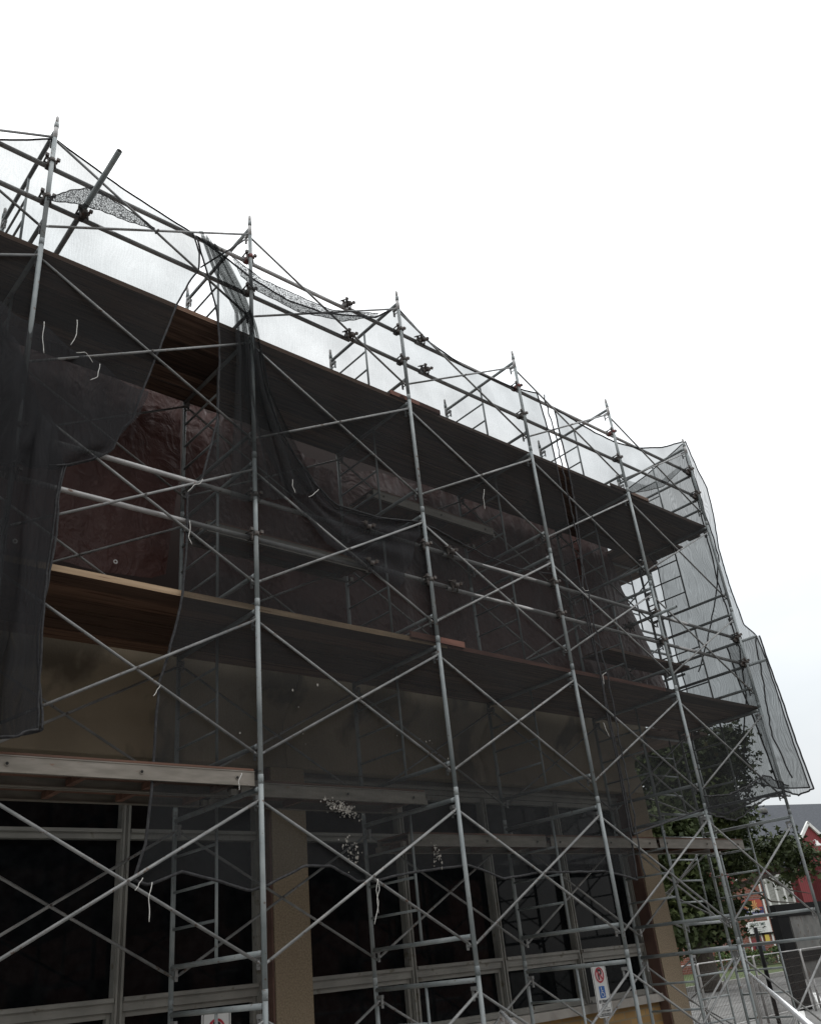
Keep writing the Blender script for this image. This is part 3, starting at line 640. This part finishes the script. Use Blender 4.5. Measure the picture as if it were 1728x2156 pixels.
# ------------------------------------------------------------------ maple tree
LEAF = noise_mat('maple_leaf', (.020, .032, .011), (.065, .082, .027), .9, .65, c3=(.11, .065, .022), s3=.8, t3=.68, spec=.25)
def tree(loc, label, blobs, limbs, nleaf, seed, size=.2):
    t = emp('maple_tree', loc, label, 'tree')
    bm = bmesh.new()
    tube(bm, [(0, 0, 0), (.02, 0, 1.0), (-.05, .05, 2.2), (.1, 0, 3.4)], [.52, .44, .40, .30], 14)
    for pts, r in limbs: tube(bm, pts, r, 8)
    obj('trunk', mesh('trunk', bm, BARK), t)
    bm = bmesh.new(); rr = random.Random(seed); vol = [b[3] * b[4] * b[5] for b in blobs]; tot = sum(vol)
    for (cx, cy, cz, rx, ry, rz), v in zip(blobs, vol):
        nb = int(nleaf * v / tot); cl = []
        for _ in range(max(6, nb // 55)):
            d = Vector((rr.gauss(0, 1), rr.gauss(0, 1), rr.gauss(0, 1))).normalized() * (rr.random() ** .45)
            cl.append(Vector((cx + d.x * rx, cy + d.y * ry, cz + d.z * rz)))
        for k in range(nb):
            c = rr.choice(cl) + Vector((rr.gauss(0, .36), rr.gauss(0, .36), rr.gauss(0, .22)))
            if c.z < .6: continue
            n = Vector((rr.gauss(0, .7), rr.gauss(0, .7), rr.gauss(.8, .6))).normalized(); a = n.orthogonal().normalized()
            a = (a * math.cos(k) + n.cross(a) * math.sin(k)).normalized(); b_ = n.cross(a); s = size * rr.uniform(.6, 1.15)
            # five lobed leaf outline
            pts = [(-.5, 0), (-.12, .22), (.02, .55), (.22, .22), (.62, 0), (.22, -.22), (.02, -.55), (-.12, -.22)]
            bm.faces.new([bm.verts.new(c + a * (p * s) + b_ * (q * s) - n * (abs(q) * s * .25)) for p, q in pts])
    obj('crown', mesh('crown', bm, LEAF), t)
    return t
T0 = Vector((31.3, 15, 0))
#OLD bl_ = [(33.4, 15, 6.3, 3.2, 3, 2.2), (36.4, 15, 8.6, 1.9, 2, 2.0), (31.0, 15.3, 5.0, 2.2, 2.2, 2.4), (32.2, 14.8, 3.0, 1.7, 2.0, 1.5), (36.6, 14.6, 6.0, 1.9, 1.8, 1.8), (39.4, 14.2, 4.35, 1.7, 1.3, 1.05), (37.2, 14.4, 4.9, 1.5, 1.3, .8), (30.2, 15.2, 2.6, 1.9, 1.6, 1.4), (29.3, 15.2, 4.6, 1.6, 1.6, 1.8), (31.8, 15, 1.7, 1.4, 1.5, .7), (33.0, 15, 8.0, 2.6, 2.4, 1.6)]
bl_ = [(32.6, 15, 8.4, 2.5, 2.2, 1.7), (36.2, 15, 9.0, 1.6, 1.7, 1.3), (32.8, 15, 6.1, 2.3, 2.3, 1.7), (30.3, 15.2, 5.0, 1.9, 1.9, 2.2), (31.6, 15, 2.9, 1.9, 1.8, 1.5), (35.0, 14.8, 4.6, 1.2, 1.2, .8), (37.8, 14.4, 4.75, 1.5, 1.1, .75), (39.1, 14.2, 4.3, 1.1, .9, .85), (36.6, 14.8, 7.75, 1.0, .9, .35), (29.6, 15.2, 2.4, 1.2, 1.4, 1.2)]
bl_ = [(a - T0.x, b - T0.y, c, d, e, f) for a, b, c, d, e, f in bl_]
lm = [([(.1, 0, 3.2), (1.4, -.1, 4.6), (3.2, -.2, 6.2), (5.0, -.2, 8.4)], [.26, .2, .13, .05]), ([(0, 0, 2.6), (2.4, -.2, 3.4), (5.2, -.6, 3.9), (8.2, -.9, 4.3)], [.2, .14, .09, .03]), ([(0, 0, 3.0), (-.6, .2, 4.4), (-.9, .3, 6.2)], [.22, .15, .05]), ([(.1, 0, 3.3), (.9, .3, 5.6), (1.7, .4, 8.0)], [.24, .15, .05]),
      ([(5.2, -.6, 3.9), (6.6, -.8, 3.3), (8.0, -1, 3.1)], [.05, .035, .015]), ([(3.8, -.4, 3.6), (5.2, -.6, 2.9), (7.4, -.8, 2.75)], [.05, .035, .012])]
tree(T0, 'large dark maple tree behind the corner of the scaffold', bl_, lm, 40000, 3, .26)
tree(Vector((41, 30, 0)), 'farther maple tree seen between the column and the near maple', [(0, 0, 5.2, 4, 3, 3), (-5, 1, 4.5, 3.4, 3, 2.8)], [([(0, 0, 3.0), (-1.5, .2, 4.4), (-3.9, .3, 5.2)], [.22, .15, .05])], 5000, 9, .34)

# ------------------------------------------------------------------ fence panels
def fence(p0, p1, h, label, n=1, bright=False, pitch=.06, r=.0022):
    p0, p1 = Vector(p0), Vector(p1); d = (p1 - p0); Ln = d.length / n; u = d.normalized(); a = math.atan2(u.y, u.x)
    def mesh_(bm):
        k = .06
        while k < Ln - .05:
            box(bm, k - r, k + r, -r, r, .10, h - .03); k += pitch
        z = .16
        while z < h - .05: box(bm, .04, Ln - .04, -r * 2.2, -r * 1.05, z - r, z + r); z += .16
    fr = lambda b: (tube(b, [(.02, 0, 0), (.02, 0, h - .05), (.035, 0, h - .012), (.07, 0, h)], .019, 8), tube(b, [(Ln - .02, 0, 0), (Ln - .02, 0, h - .05), (Ln - .035, 0, h - .012), (Ln - .07, 0, h)], .019, 8), tube(b, [(.03, 0, .12), (Ln - .03, 0, .12)], .014, 8))
    top = MB(lambda b: tube(b, [(.07, 0, h), (Ln - .07, 0, h)], .017 if bright else .013, 10), 'top_rail', ALU if bright else GALV); me = MB(mesh_, 'wire_mesh', IRON); f2 = MB(fr, 'frame', GALV)
    for k in range(n):
        q = p0 + u * Ln * k
        t = emp('fence_panel', q, label if n == 1 else f'{ORD[k]} grey wire mesh panel of the lot fence from the column', 'fence panel', 'wire mesh fence panels', a)
        obj('wire_mesh', me, t); obj('frame', f2, t); obj('top_rail', top, t)
fence((13.2, 5.0, 0), (23.0, 5.6, 0), 1.28, '', n=4)
fence((8.52, -.13, 0), (2.2, -4.06, 0), 1.285, 'mesh panel with a bright aluminium rail running out from the fifth post', bright=True, pitch=.15, r=.0008)
fence((4.46, -.10, 0), (2.2, -2.46, 0), 1.295, 'mesh panel with a bright rail running out from the third post at the bottom edge', bright=True, pitch=.15, r=.0008)

# ------------------------------------------------------------------ nets
def poly_at(P, t):
    P = [Vector(p) for p in P]; ls = [0]
    for a, b in zip(P, P[1:]): ls.append(ls[-1] + (b - a).length)
    x = t * ls[-1]
    for k in range(len(P) - 1):
        if x <= ls[k + 1] or k == len(P) - 2:
            q = (x - ls[k]) / max(1e-6, ls[k + 1] - ls[k]); return P[k].lerp(P[k + 1], q)
def coons(T, B, Lf, R, s, t):
    # t = 0 top, 1 bottom
    return (poly_at(T, s) * (1 - t) + poly_at(B, s) * t + poly_at(Lf, t) * (1 - s) + poly_at(R, t) * s
            - (Vector(T[0]) * (1 - s) * (1 - t) + Vector(T[-1]) * s * (1 - t) + Vector(B[0]) * (1 - s) * t + Vector(B[-1]) * s * t))
def sheet_mesh(T, B, Lf, R, ns, nt, nrm, off, amp, pleat=0, pn=6, seed=0, wob=.5):
    bm = bmesh.new(); uvl = bm.loops.layers.uv.new('UVMap'); nrm = Vector(nrm); rows = []; uvs = {}
    T = [Vector(p) for p in T]; side = nrm.cross(Vector((0, 0, 1)))
    for j in range(nt + 1):
        row = []
        for i in range(ns + 1):
            s, t = i / ns, j / nt; p = coons(T, B, Lf, R, s, t)
            e = min(1, 6 * s, 6 * (1 - s)) * min(1, 5 * t + .15, 6 * (1 - t) + .2)
            f = noise.noise(Vector((p.x * .9 + p.y * .9 + seed * 7, p.z * .25, seed))) + .5 * noise.noise(Vector((p.x * 2.6 + p.y * 2.6, p.z * .5 + 3, seed + 2)))
            d = off + amp * f * e
            if pleat:
                ph = 2 * math.pi * pn * s + 2.0 * noise.noise(Vector((s * 3, t * 2.2, seed + 5)))
                d += pleat * math.sin(ph); p = p + side * (pleat * .9 * math.sin(ph * 1.0 + 1.2) * math.cos(ph * .5))
            p2 = p + nrm * d; v = bm.verts.new(p2); row.append(v); uvs[v] = (s * (ns / 20) , t * (nt / 20)) if False else ((p.x + p.y), p.z)
        rows.append(row)
    for a, b in zip(rows, rows[1:]):
        for k in range(ns):
            f = bm.faces.new((a[k], a[k + 1], b[k + 1], b[k])); f.smooth = True
            for lp in f.loops: lp[uvl].uv = uvs[lp.vert]
    return bm, rows
def hem(pts, r=.009, twist=.006, seed=1):
    out = []
    for k in range(len(pts)):
        p = Vector(pts[k]); out.append(p + Vector((noise.noise(p * 9 + Vector((seed, 0, 0))), noise.noise(p * 9 + Vector((0, seed, 4))), noise.noise(p * 7))) * twist)
    return lambda bm: tube(bm, out, r, 6)
def net(label, T, B, Lf, R, ns, nt, nrm, off, amp, mat, hems='LRTB', group='black debris nets', hr=.009, **kw):
    X = lambda P: [(p[0], 0, p[1]) for p in P] if len(P[0]) == 2 else P
    T, B, Lf, R = X(T), X(B), X(Lf), X(R)
    bm, rows = sheet_mesh(T, B, Lf, R, ns, nt, nrm, off, amp, **kw)
    ed = dict(L=[r[0].co.copy() for r in rows], R=[r[-1].co.copy() for r in rows], T=[v.co.copy() for v in rows[0]], B=[v.co.copy() for v in rows[-1]])
    me = bpy.data.meshes.new('debris_net'); bm.to_mesh(me); bm.free(); me.materials.append(mat)
    o = tag(obj('debris_net', me), label, 'debris net', group)
    for h in hems: obj('hem', MB(hem(ed[h], hr), 'hem', HEM), o)
    return o
FN = (0, -1, 0); OF = -.050     # nets hang just behind the street side tubes
# left net: hangs from the leftmost posts, torn along a curved rope edge
net('black net draped over the leftmost bay above the lower deck', [(-2.4, 9.15), (-1.2, 8.72), (-.46, 8.76), (.01, 9.12), (.49, 8.97), (1.0, 8.84), (1.50, 8.75)],
    [(-2.4, 5.2), (-1.2, 5.35), (-.3, 5.42), (.31, 5.49), (.50, 5.60), (.66, 5.70)], [(-2.4, 9.15), (-2.4, 5.2)],
    [(1.50, 8.75), (1.58, 8.52), (1.57, 8.28), (1.49, 8.12), (1.34, 7.7), (1.24, 7.32), (1.13, 6.9), (1.01, 6.46), (.96, 6.21), (.87, 6.08), (.79, 5.83), (.66, 5.70)],
    90, 80, FN, OF, .05, NETW, 'RTB', hr=.010)
obj('rope_end', MB(hem([(1.57, 0.0, 8.28), (1.75, -.03, 8.5), (1.94, -.04, 8.74), (2.08, -.03, 8.93)], .010), 'rope_end', HEM), bpy.data.objects['debris_net'])
for q, (lab, dx, sc) in enumerate((('dark bunched net curtain hanging at the left edge', 0, 1), ('second fold of dark net hanging against the left curtain', .05, .8))):
    net(lab, [(-1.3, 7.5), (-.75, 7.25), (-.25, 6.7), (.12, 6.05), (.36, 5.52)], [(-.7, 3.3), (-.35, 3.36), (.0, 3.30), (.20, 3.31), (.36, 3.38)], [(-1.3, 7.5), (-.9, 5.4), (-.7, 3.3)],
        [(.36, 5.52), (.33, 5.3), (.33, 4.87), (.31, 4.57), (.32, 4.15), (.34, 3.58), (.36, 3.38)], 130, 90, FN, .03 + dx * .6, .17, NETD, 'RB', pleat=.04, pn=5 - q * 1.4, seed=4 + q, group='bunched net curtains')
net('dense dark swag of net sweeping down left to the curtain', [(-1.6, 7.3), (-.6, 6.95), (.2, 6.75), (.75, 6.55), (1.03, 6.5)], [(-1.2, 4.9), (-.5, 5.25), (0, 5.40), (.31, 5.46), (.60, 5.66)], [(-1.6, 7.3), (-1.2, 4.9)],
    [(1.03, 6.5), (.96, 6.21), (.87, 6.08), (.79, 5.83), (.60, 5.66)], 120, 60, FN, .02, .09, NETD, 'B', hr=.008, pleat=.035, pn=5, seed=15, group='bunched net curtains')
# main net
net('large black net over the second and third post bays, torn along the bottom', [(1.54, 8.74), (1.94, 8.61), (2.22, 8.5), (2.68, 8.43), (3.17, 8.49), (3.98, 8.81), (4.37, 9.17), (4.86, 8.83), (5.47, 8.69), (6.44, 8.74), (6.98, 8.85)],
    [(1.15, 2.42), (1.26, 2.39), (1.52, 2.47), (1.75, 2.42), (2.09, 2.33), (2.23, 2.36), (2.58, 2.5), (2.86, 2.5), (3.12, 2.38), (3.31, 2.38), (3.72, 2.44), (4.44, 2.50), (4.89, 2.37), (5.4, 2.42), (6.44, 2.42), (6.86, 2.36), (7.01, 2.33)],
    [(1.54, 8.74), (1.67, 8.29), (1.79, 7.81), (1.82, 7.37), (1.80, 6.51), (1.76, 6.33), (1.64, 5.8), (1.5, 5.61), (1.5, 4.99), (1.46, 4.53), (1.36, 4.09), (1.29, 3.85), (1.26, 3.02), (1.23, 2.66), (1.15, 2.42)],
    [(6.98, 8.85), (7.08, 8.14), (7.09, 7.74), (7.08, 6.77), (7.07, 5.88), (7.07, 5.16), (7.11, 4.66), (7.08, 4.16), (7.09, 3.68), (7.06, 2.81), (7.01, 2.33)], 170, 130, FN, OF, .045, NETW, hr=.011)
net('tight dark fold of net gathered round the second post', [(1.54, 8.72), (1.70, 8.62), (1.80, 8.58)], [(1.9, 5.6), (2.35, 5.75), (2.9, 6.0)], [(1.54, 8.72), (1.68, 8.29), (1.95, 7.85), (1.98, 7.3), (1.9, 5.6)],
    [(1.80, 8.58), (2.05, 8.15), (2.20, 7.75), (2.36, 7.0), (2.9, 6.0)], 60, 60, FN, .045, .03, NETW, '', pleat=.03, pn=6, seed=8)
net('dark drooping fold of net swinging down right from the second post', [(2.02, 7.55), (2.26, 7.55)], [(3.9, 5.15), (4.36, 6.06)], [(2.02, 7.55), (2.06, 6.9), (2.28, 6.35), (2.60, 5.85), (3.0, 5.45), (3.9, 5.15)],
    [(2.26, 7.55), (2.27, 7.19), (2.39, 6.8), (2.5, 6.56), (2.66, 6.32), (2.87, 6.1), (3.12, 5.93), (3.69, 5.93), (4.36, 6.06)], 30, 110, FN, -.012, .04, NETD, 'R', hr=.008, pleat=.02, pn=3, seed=31, group='bunched net curtains')
P_ = [(2.3, .035, 7.45), (2.5, .035, 6.56), (3.12, .035, 5.90), (3.69, .035, 5.93), (4.36, .03, 6.06), (4.86, .035, 5.96), (5.28, .035, 5.88), (5.87, .035, 5.83), (6.54, .03, 5.90), (7.05, .035, 5.75)]
tag(obj('rope', MB(hem([poly_at(P_, k / 120) for k in range(121)], .008, .012, 5), 'rope', HEM)), 'black rope drooping between the posts above the lower deck', 'rope')
net('crumpled net bunched over the rail beside the leftmost post', [(-.02, 8.2), (.19, 8.43), (.38, 8.59), (.47, 8.58), (.7, 8.52), (1.02, 8.44)], [(-.02, 8.17), (.2, 8.27), (.47, 8.34), (.71, 8.36), (1.02, 8.42)], [(-.02, 8.2), (-.02, 8.17)], [(1.02, 8.44), (1.02, 8.42)], 60, 14, FN, .07, .06, NETK, 'TB', hr=.005, pleat=.004, pn=9, seed=3)
net('crumpled strip of net drooping from the rail between second and third posts', [(1.88, 8.56), (2.27, 8.43), (2.84, 8.44), (3.2, 8.46), (3.92, 8.76)], [(2.0, 8.34), (2.2, 8.23), (2.74, 8.20), (3.36, 8.37), (3.92, 8.72)], [(1.88, 8.56), (2.0, 8.34)], [(3.92, 8.76), (3.92, 8.72)], 80, 14, FN, .07, .05, NETK, 'TB', hr=.005, pleat=.003, pn=10, seed=6)
# corner net
net('black net over the corner bay, gathered along its lower edge', [(7.32, 8.72), (8.23, 8.62), (8.7, 8.61), (9.39, 8.73), (10.19, 9.01), (10.9, 9.36)],
    [(7.10, 2.80), (8.0, 2.99), (8.7, 3.13), (9.18, 3.08), (9.79, 3.22), (10.29, 3.34), (10.9, 3.38)],
    [(7.32, 8.72), (7.35, 7.74), (7.33, 7.11), (7.28, 6.69), (7.23, 6.29), (7.12, 5.88), (7.11, 4.66), (7.12, 3.6), (7.10, 2.80)], [(10.9, 9.36), (10.92, 3.38)], 110, 120, FN, OF, .05, NETW, 'LTB', hr=.012, seed=11)
net('dark gathered lower border of the corner bay net', [(8.62, 3.26), (9.2, 3.3), (9.8, 3.45), (10.3, 3.62), (10.9, 3.5)], [(8.62, 3.05), (9.2, 2.98), (9.8, 3.18), (10.3, 3.32), (10.9, 3.36)], [(8.62, 3.26), (8.62, 3.05)], [(10.9, 3.5), (10.9, 3.36)], 70, 10, FN, .06, .05, NETD, 'TB', hr=.010, pleat=.02, pn=9, seed=12)
net('dark sagging fold of net behind the corner bay rails', [(8.72, 7.95), (9.34, 8.02), (9.86, 8.28), (10.62, 8.8)], [(8.72, 7.70), (9.34, 7.93), (9.86, 8.16), (10.62, 8.72)], [(8.72, 7.95), (8.72, 7.70)], [(10.62, 8.8), (10.62, 8.72)], 50, 8, FN, -.05, .02, NETW, 'B', hr=.006, seed=13)
# side net at the corner, plane facing the end of the scaffold
def Y(x, pts): return [(x if len(p) == 2 else p[2], p[0], p[1]) for p in pts]
SR = [(.02, 9.38), (-.05, 8.76), (-.12, 8.38), (-.10, 7.9), (-.02, 7.29), (-.02, 6.66), (-.07, 5.95), (-.21, 5.73), (-.25, 5.36), (-.27, 4.72), (-.29, 4.07), (-.32, 3.5), (-.33, 3.42)]
net('pale black net closing the end of the scaffold behind the corner post', Y(10.97, [(1.75, 9.0), (.9, 9.15), (.02, 9.38)]), Y(10.97, [(1.35, 4.15), (.6, 3.72), (.12, 3.50), (-.33, 3.42)]),
    Y(10.97, [(1.75, 9.0), (1.14, 7.4), (1.17, 6.6), (1.20, 5.85), (1.17, 5.27), (1.35, 4.15)]), Y(10.97, SR), 70, 150, (1, 0, 0), 0, .07, NETS, hr=.010, seed=21)
net('outer flared skirt of the end net below the lower deck', Y(10.99, [(.35, 5.75), (.0, 5.74), (-.22, 5.72)]), Y(10.99, [(.15, 3.52), (-.10, 3.36), (-.34, 3.40)]), Y(10.99, [(.35, 5.75), (.25, 4.6), (.15, 3.52)]), Y(10.99, [(-.22, 5.72), (-.27, 4.72), (-.34, 3.40)]), 40, 60, (1, 0, 0), .03, .05, NETS, 'LRB', hr=.012, pleat=.02, pn=4, seed=22)
for q, (pts, lab) in enumerate((([(0.03, 9.3), (.01, 7.1), (.27, 6.46), (.55, 5.95), (.88, 5.47)], 'long dark rope sagging across the end net'), ([(0.06, 9.3), (.10, 7.9), (.13, 6.6), (.10, 5.6), (.2, 4.9), (.55, 3.95), (.72, 3.75)], 'dark rope running down the end net beside the corner post'), ([(-.2, 5.7), (-.12, 5.0), (-.02, 4.3), (-.13, 3.6)], 'short dark rope on the flared skirt of the end net'))):
    P = [(10.94, y, z) for y, z in pts]; R_ = [poly_at(P, k / 40) for k in range(41)]
    tag(obj('rope', MB(hem(R_, .011, .02, q), 'rope', HEM)), lab, 'rope', 'dark ropes on the end net')
# double slit ropes
for q, (pts, lab) in enumerate((([(7.0, 8.78), (7.08, 8.14), (7.09, 7.0), (7.08, 5.9), (7.08, 5.2), (7.12, 4.6), (7.09, 3.6), (7.06, 2.8), (7.03, 2.35)], 'knotted dark rope lacing the slit between fourth and fifth posts'),)):
    P = [(x, -.04, z) for x, z in pts]; R_ = [poly_at(P, k / 220) for k in range(221)]
    tag(obj('rope', MB(hem(R_, .010, .016, 9), 'rope', HEM)), lab, 'rope')
# white cord ties
CT = [([(.08, 6.8), (.085, 6.6), (.11, 6.48)], 'straight white cord tie high beside the leftmost post'), ([(.35, 6.95), (.36, 6.8), (.32, 6.66)], 'bent white cord tie right of the straight one'), ([(.37, 6.6), (.45, 6.64), (.52, 6.56)], 'arched white cord tie under the upper deck'), ([(.58, 6.57), (.57, 6.43), (.51, 6.37)], 'hooked white cord tie below the arched one'),
      ([(1.58, 5.72), (1.55, 5.66), (1.5, 5.64), (1.44, 5.55)], 'white cord knotted to the top rail at the net edge'), ([(1.46, 5.27), (1.47, 5.18), (1.45, 5.11), (1.49, 5.05)], 'white cord end dangling from the net edge over the lower rail'), ([(2.55, 6.01), (2.55, 5.93), (2.58, 5.87)], 'short white cord tie right of the second post'), ([(1.24, 3.79), (1.19, 3.70)], 'white cord stub on the rope edge before the fascia'),
      ([(1.23, 2.39), (1.21, 2.3), (1.215, 2.22), (1.22, 2.14)], 'white cord hanging from the torn corner of the large net'), ([(1.16, 2.42), (1.11, 2.34)], 'white cord tied round the crossed braces'), ([(3.24, 2.38), (3.21, 2.30), (3.23, 2.2), (3.19, 2.1), (3.17, 2.04)], 'long frayed white cord hanging before the column right of it'), ([(3.23, 2.38), (3.25, 2.30), (3.21, 2.22), (3.22, 2.12)], 'second strand of frayed white cord beside the long one'),
      ([(5.35, 6.72), (5.31, 6.58), (5.31, 6.44)], 'white cord under the pale high staging board'), ([(2.86, 5.99), (2.80, 5.92), (2.74, 5.87)], 'forked white cord tie right of the short tie'), ([(6.93, 5.76), (6.98, 5.72), (7.05, 5.74)], 'white cord knot where the slit ropes meet'), ([(1.95, 3.17), (1.92, 3.10), (1.93, 3.04)], 'white cord at the end of the staging board by the second post'), ([(7.06, 4.66), (6.98, 4.62), (6.97, 4.5)], 'white cord knot on the slit rope under the lower deck'), ([(6.8, 4.02), (6.82, 3.95), (6.86, 3.86)], 'white cord scrap left of the slit rope')]
for q, (pts, lab) in enumerate(CT):
    P = [(x, -.072, z) for x, z in pts]; R_ = [poly_at(P, k / 12) + Vector((math.sin(k * .9) * .0025, 0, 0)) for k in range(13)]
    tag(obj('cord_tie', MB(lambda b: tube(b, R_, .0032, 6), 'cord_tie', CORD)), lab, 'cord', 'white cord ties')
# plaster splashes caught in the net
def splash(cx, cz, w_, h_, n, label, seed):
    rr = random.Random(seed); bm = bmesh.new()
    for k in range(n):
        x = cx + rr.gauss(0, w_); z = cz + rr.gauss(0, h_) - .25 * (x - cx); s = rr.uniform(.0015, .007) * rr.choice((.6, 1, 1.5))
        p = [(x + math.cos(t) * s * rr.uniform(.4, 1.2), z + math.sin(t) * s * rr.uniform(.5, 1.9)) for t in [2 * math.pi * j / 7 for j in range(7)]]
        y = .018 + rr.uniform(-.004, .004)
        a = [bm.verts.new((px, y, pz)) for px, pz in p]; b = [bm.verts.new((px, y - .004, pz)) for px, pz in p]
        bm.faces.new(a); bm.faces.new(b)
        for j in range(7): bm.faces.new((a[j], a[(j + 1) % 7], b[(j + 1) % 7], b[j]))
    tag(obj('plaster_splash', mesh('plaster_splash', bm, PLASTER)), label, 'plaster', 'plaster splashes on the net', 'stuff')
splash(2.98, 2.95, .085, .026, 240, 'large white plaster splash on the net before the splashed staging board', 1)
splash(3.07, 2.62, .05, .06, 60, 'white plaster clot on the net right of the column', 2)
splash(4.02, 2.58, .025, .05, 36, 'small plaster splash on the net left of the third post', 3)
splash(4.1, 3.55, .25, .10, 9, 'scattered plaster specks on the net near the third post', 4)
splash(2.4, 3.75, .35, .30, 7, 'sparse plaster specks on the net right of the second post', 5)

# ------------------------------------------------------------------ tarpaulins
def tarp(label, T, B, Lf, R, ns, nt, seed, y=1.62, amp=.05, pn=0, pl=0):
    X = lambda P: [(p[0], y, p[1]) for p in P]
    bm, rows = sheet_mesh(X(T), X(B), X(Lf), X(R), ns, nt, FN, 0, amp, seed=seed, pleat=pl, pn=pn)
    for v in bm.verts:
        p = v.co; v.co.y += .006 * noise.noise(Vector((p.x * 5.5, p.z * 5.5, seed))) + .006 * noise.noise(Vector((p.x * 14 + p.z * 6, p.z * 13, seed + 1)))
        top = max(0, (p.z - 7.2) / .5); v.co.y += -.10 * top * abs(noise.noise(Vector((p.x * 4.2, 1, seed))))
        v.co.z += .05 * top * noise.noise(Vector((p.x * 7, 4, seed)))
    me = bpy.data.meshes.new('tarpaulin'); bm.to_mesh(me); bm.free(); me.materials.append(TARP)
    return tag(obj('tarpaulin', me), label, 'tarpaulin', 'brown tarpaulins behind the scaffold')
t1 = tarp('creased brown tarpaulin with an eyelet at the left, between the decks', [(-2.8, 7.9), (0, 7.92), (2.2, 7.9)], [(-2.8, 5.45), (.9, 5.50), (1.4, 5.46), (1.94, 5.5), (2.10, 5.58)], [(-2.8, 7.9), (-2.8, 5.45)], [(2.2, 7.9), (2.24, 6.93), (2.14, 6.0), (2.10, 5.58)], 220, 110, 1)
for x, z in ((.55, 5.55), (1.52, 5.56)):
    def gr(bm, x=x, z=z):
        for k in range(16):
            a, b = 2 * math.pi * k / 16, 2 * math.pi * (k + 1) / 16
            bm.faces.new([bm.verts.new((x + math.cos(t) * r, 1.54, z + math.sin(t) * r)) for t, r in ((a, .011), (b, .011), (b, .024), (a, .024))])
    obj('eyelet', MB(gr, 'eyelet', SWH), t1)
tarp('brown tarpaulin behind the net right of the second post, sagging along its top', [(2.34, 7.9), (3.69, 7.78), (4.42, 7.62), (5.35, 7.86), (6.1, 7.84)], [(2.3, 4.95), (4, 4.98), (6.1, 5.0)], [(2.34, 7.9), (2.3, 4.95)], [(6.1, 7.84), (6.05, 5.0)], 220, 140, 5, y=1.72, amp=.16)
tarp('brown tarpaulin behind the corner bays with a slanting outer edge', [(5.95, 7.9), (7.64, 8.0), (8.52, 8.1), (9.51, 8.15), (10.2, 8.15)], [(5.95, 4.9), (8.5, 4.9), (11.25, 4.95)], [(5.95, 7.85), (5.95, 4.9)], [(10.2, 8.15), (10.45, 7.1), (10.93, 5.98), (11.25, 4.95)], 240, 140, 9, y=1.60, amp=.12)

# ------------------------------------------------------------------ unseen blocks added across the street: cut front sky light, darken window reflections
for q, (x0, x1, h, m) in enumerate(((-30, -9, 11, RBRICK), (-8.6, 9, 13, CONC), (9.4, 34, 10, RBRICK))):
    t = emp('sky_blocker_building', (x0, -24, 0), ['brick block added across the street, left unseen sky blocker', 'taller tan block added behind the viewer, middle unseen sky blocker', 'wide brick block added across the street, right unseen sky blocker'][q], 'building', 'added sky blockers across the street')
    W_ = x1 - x0
    obj('wall', MB(lambda b: box(b, 0, W_, -12, 0, 0, h), 'wall', m), t); obj('cornice', MB(lambda b: box(b, -.1, W_ + .1, .003, .35, h - .5, h + .1), 'cornice', SILLM), t)
    wmesh = MB(lambda b: box(b, 0, 1.3, .003, .06, 0, 1.7), 'window', GLASS)
    for fl in range(int((h - 1) // 3.1)):
        for c in range(int(W_ // 2.8)): obj('window', wmesh, t).location = (.8 + c * 2.8, 0, 1 + fl * 3.1)
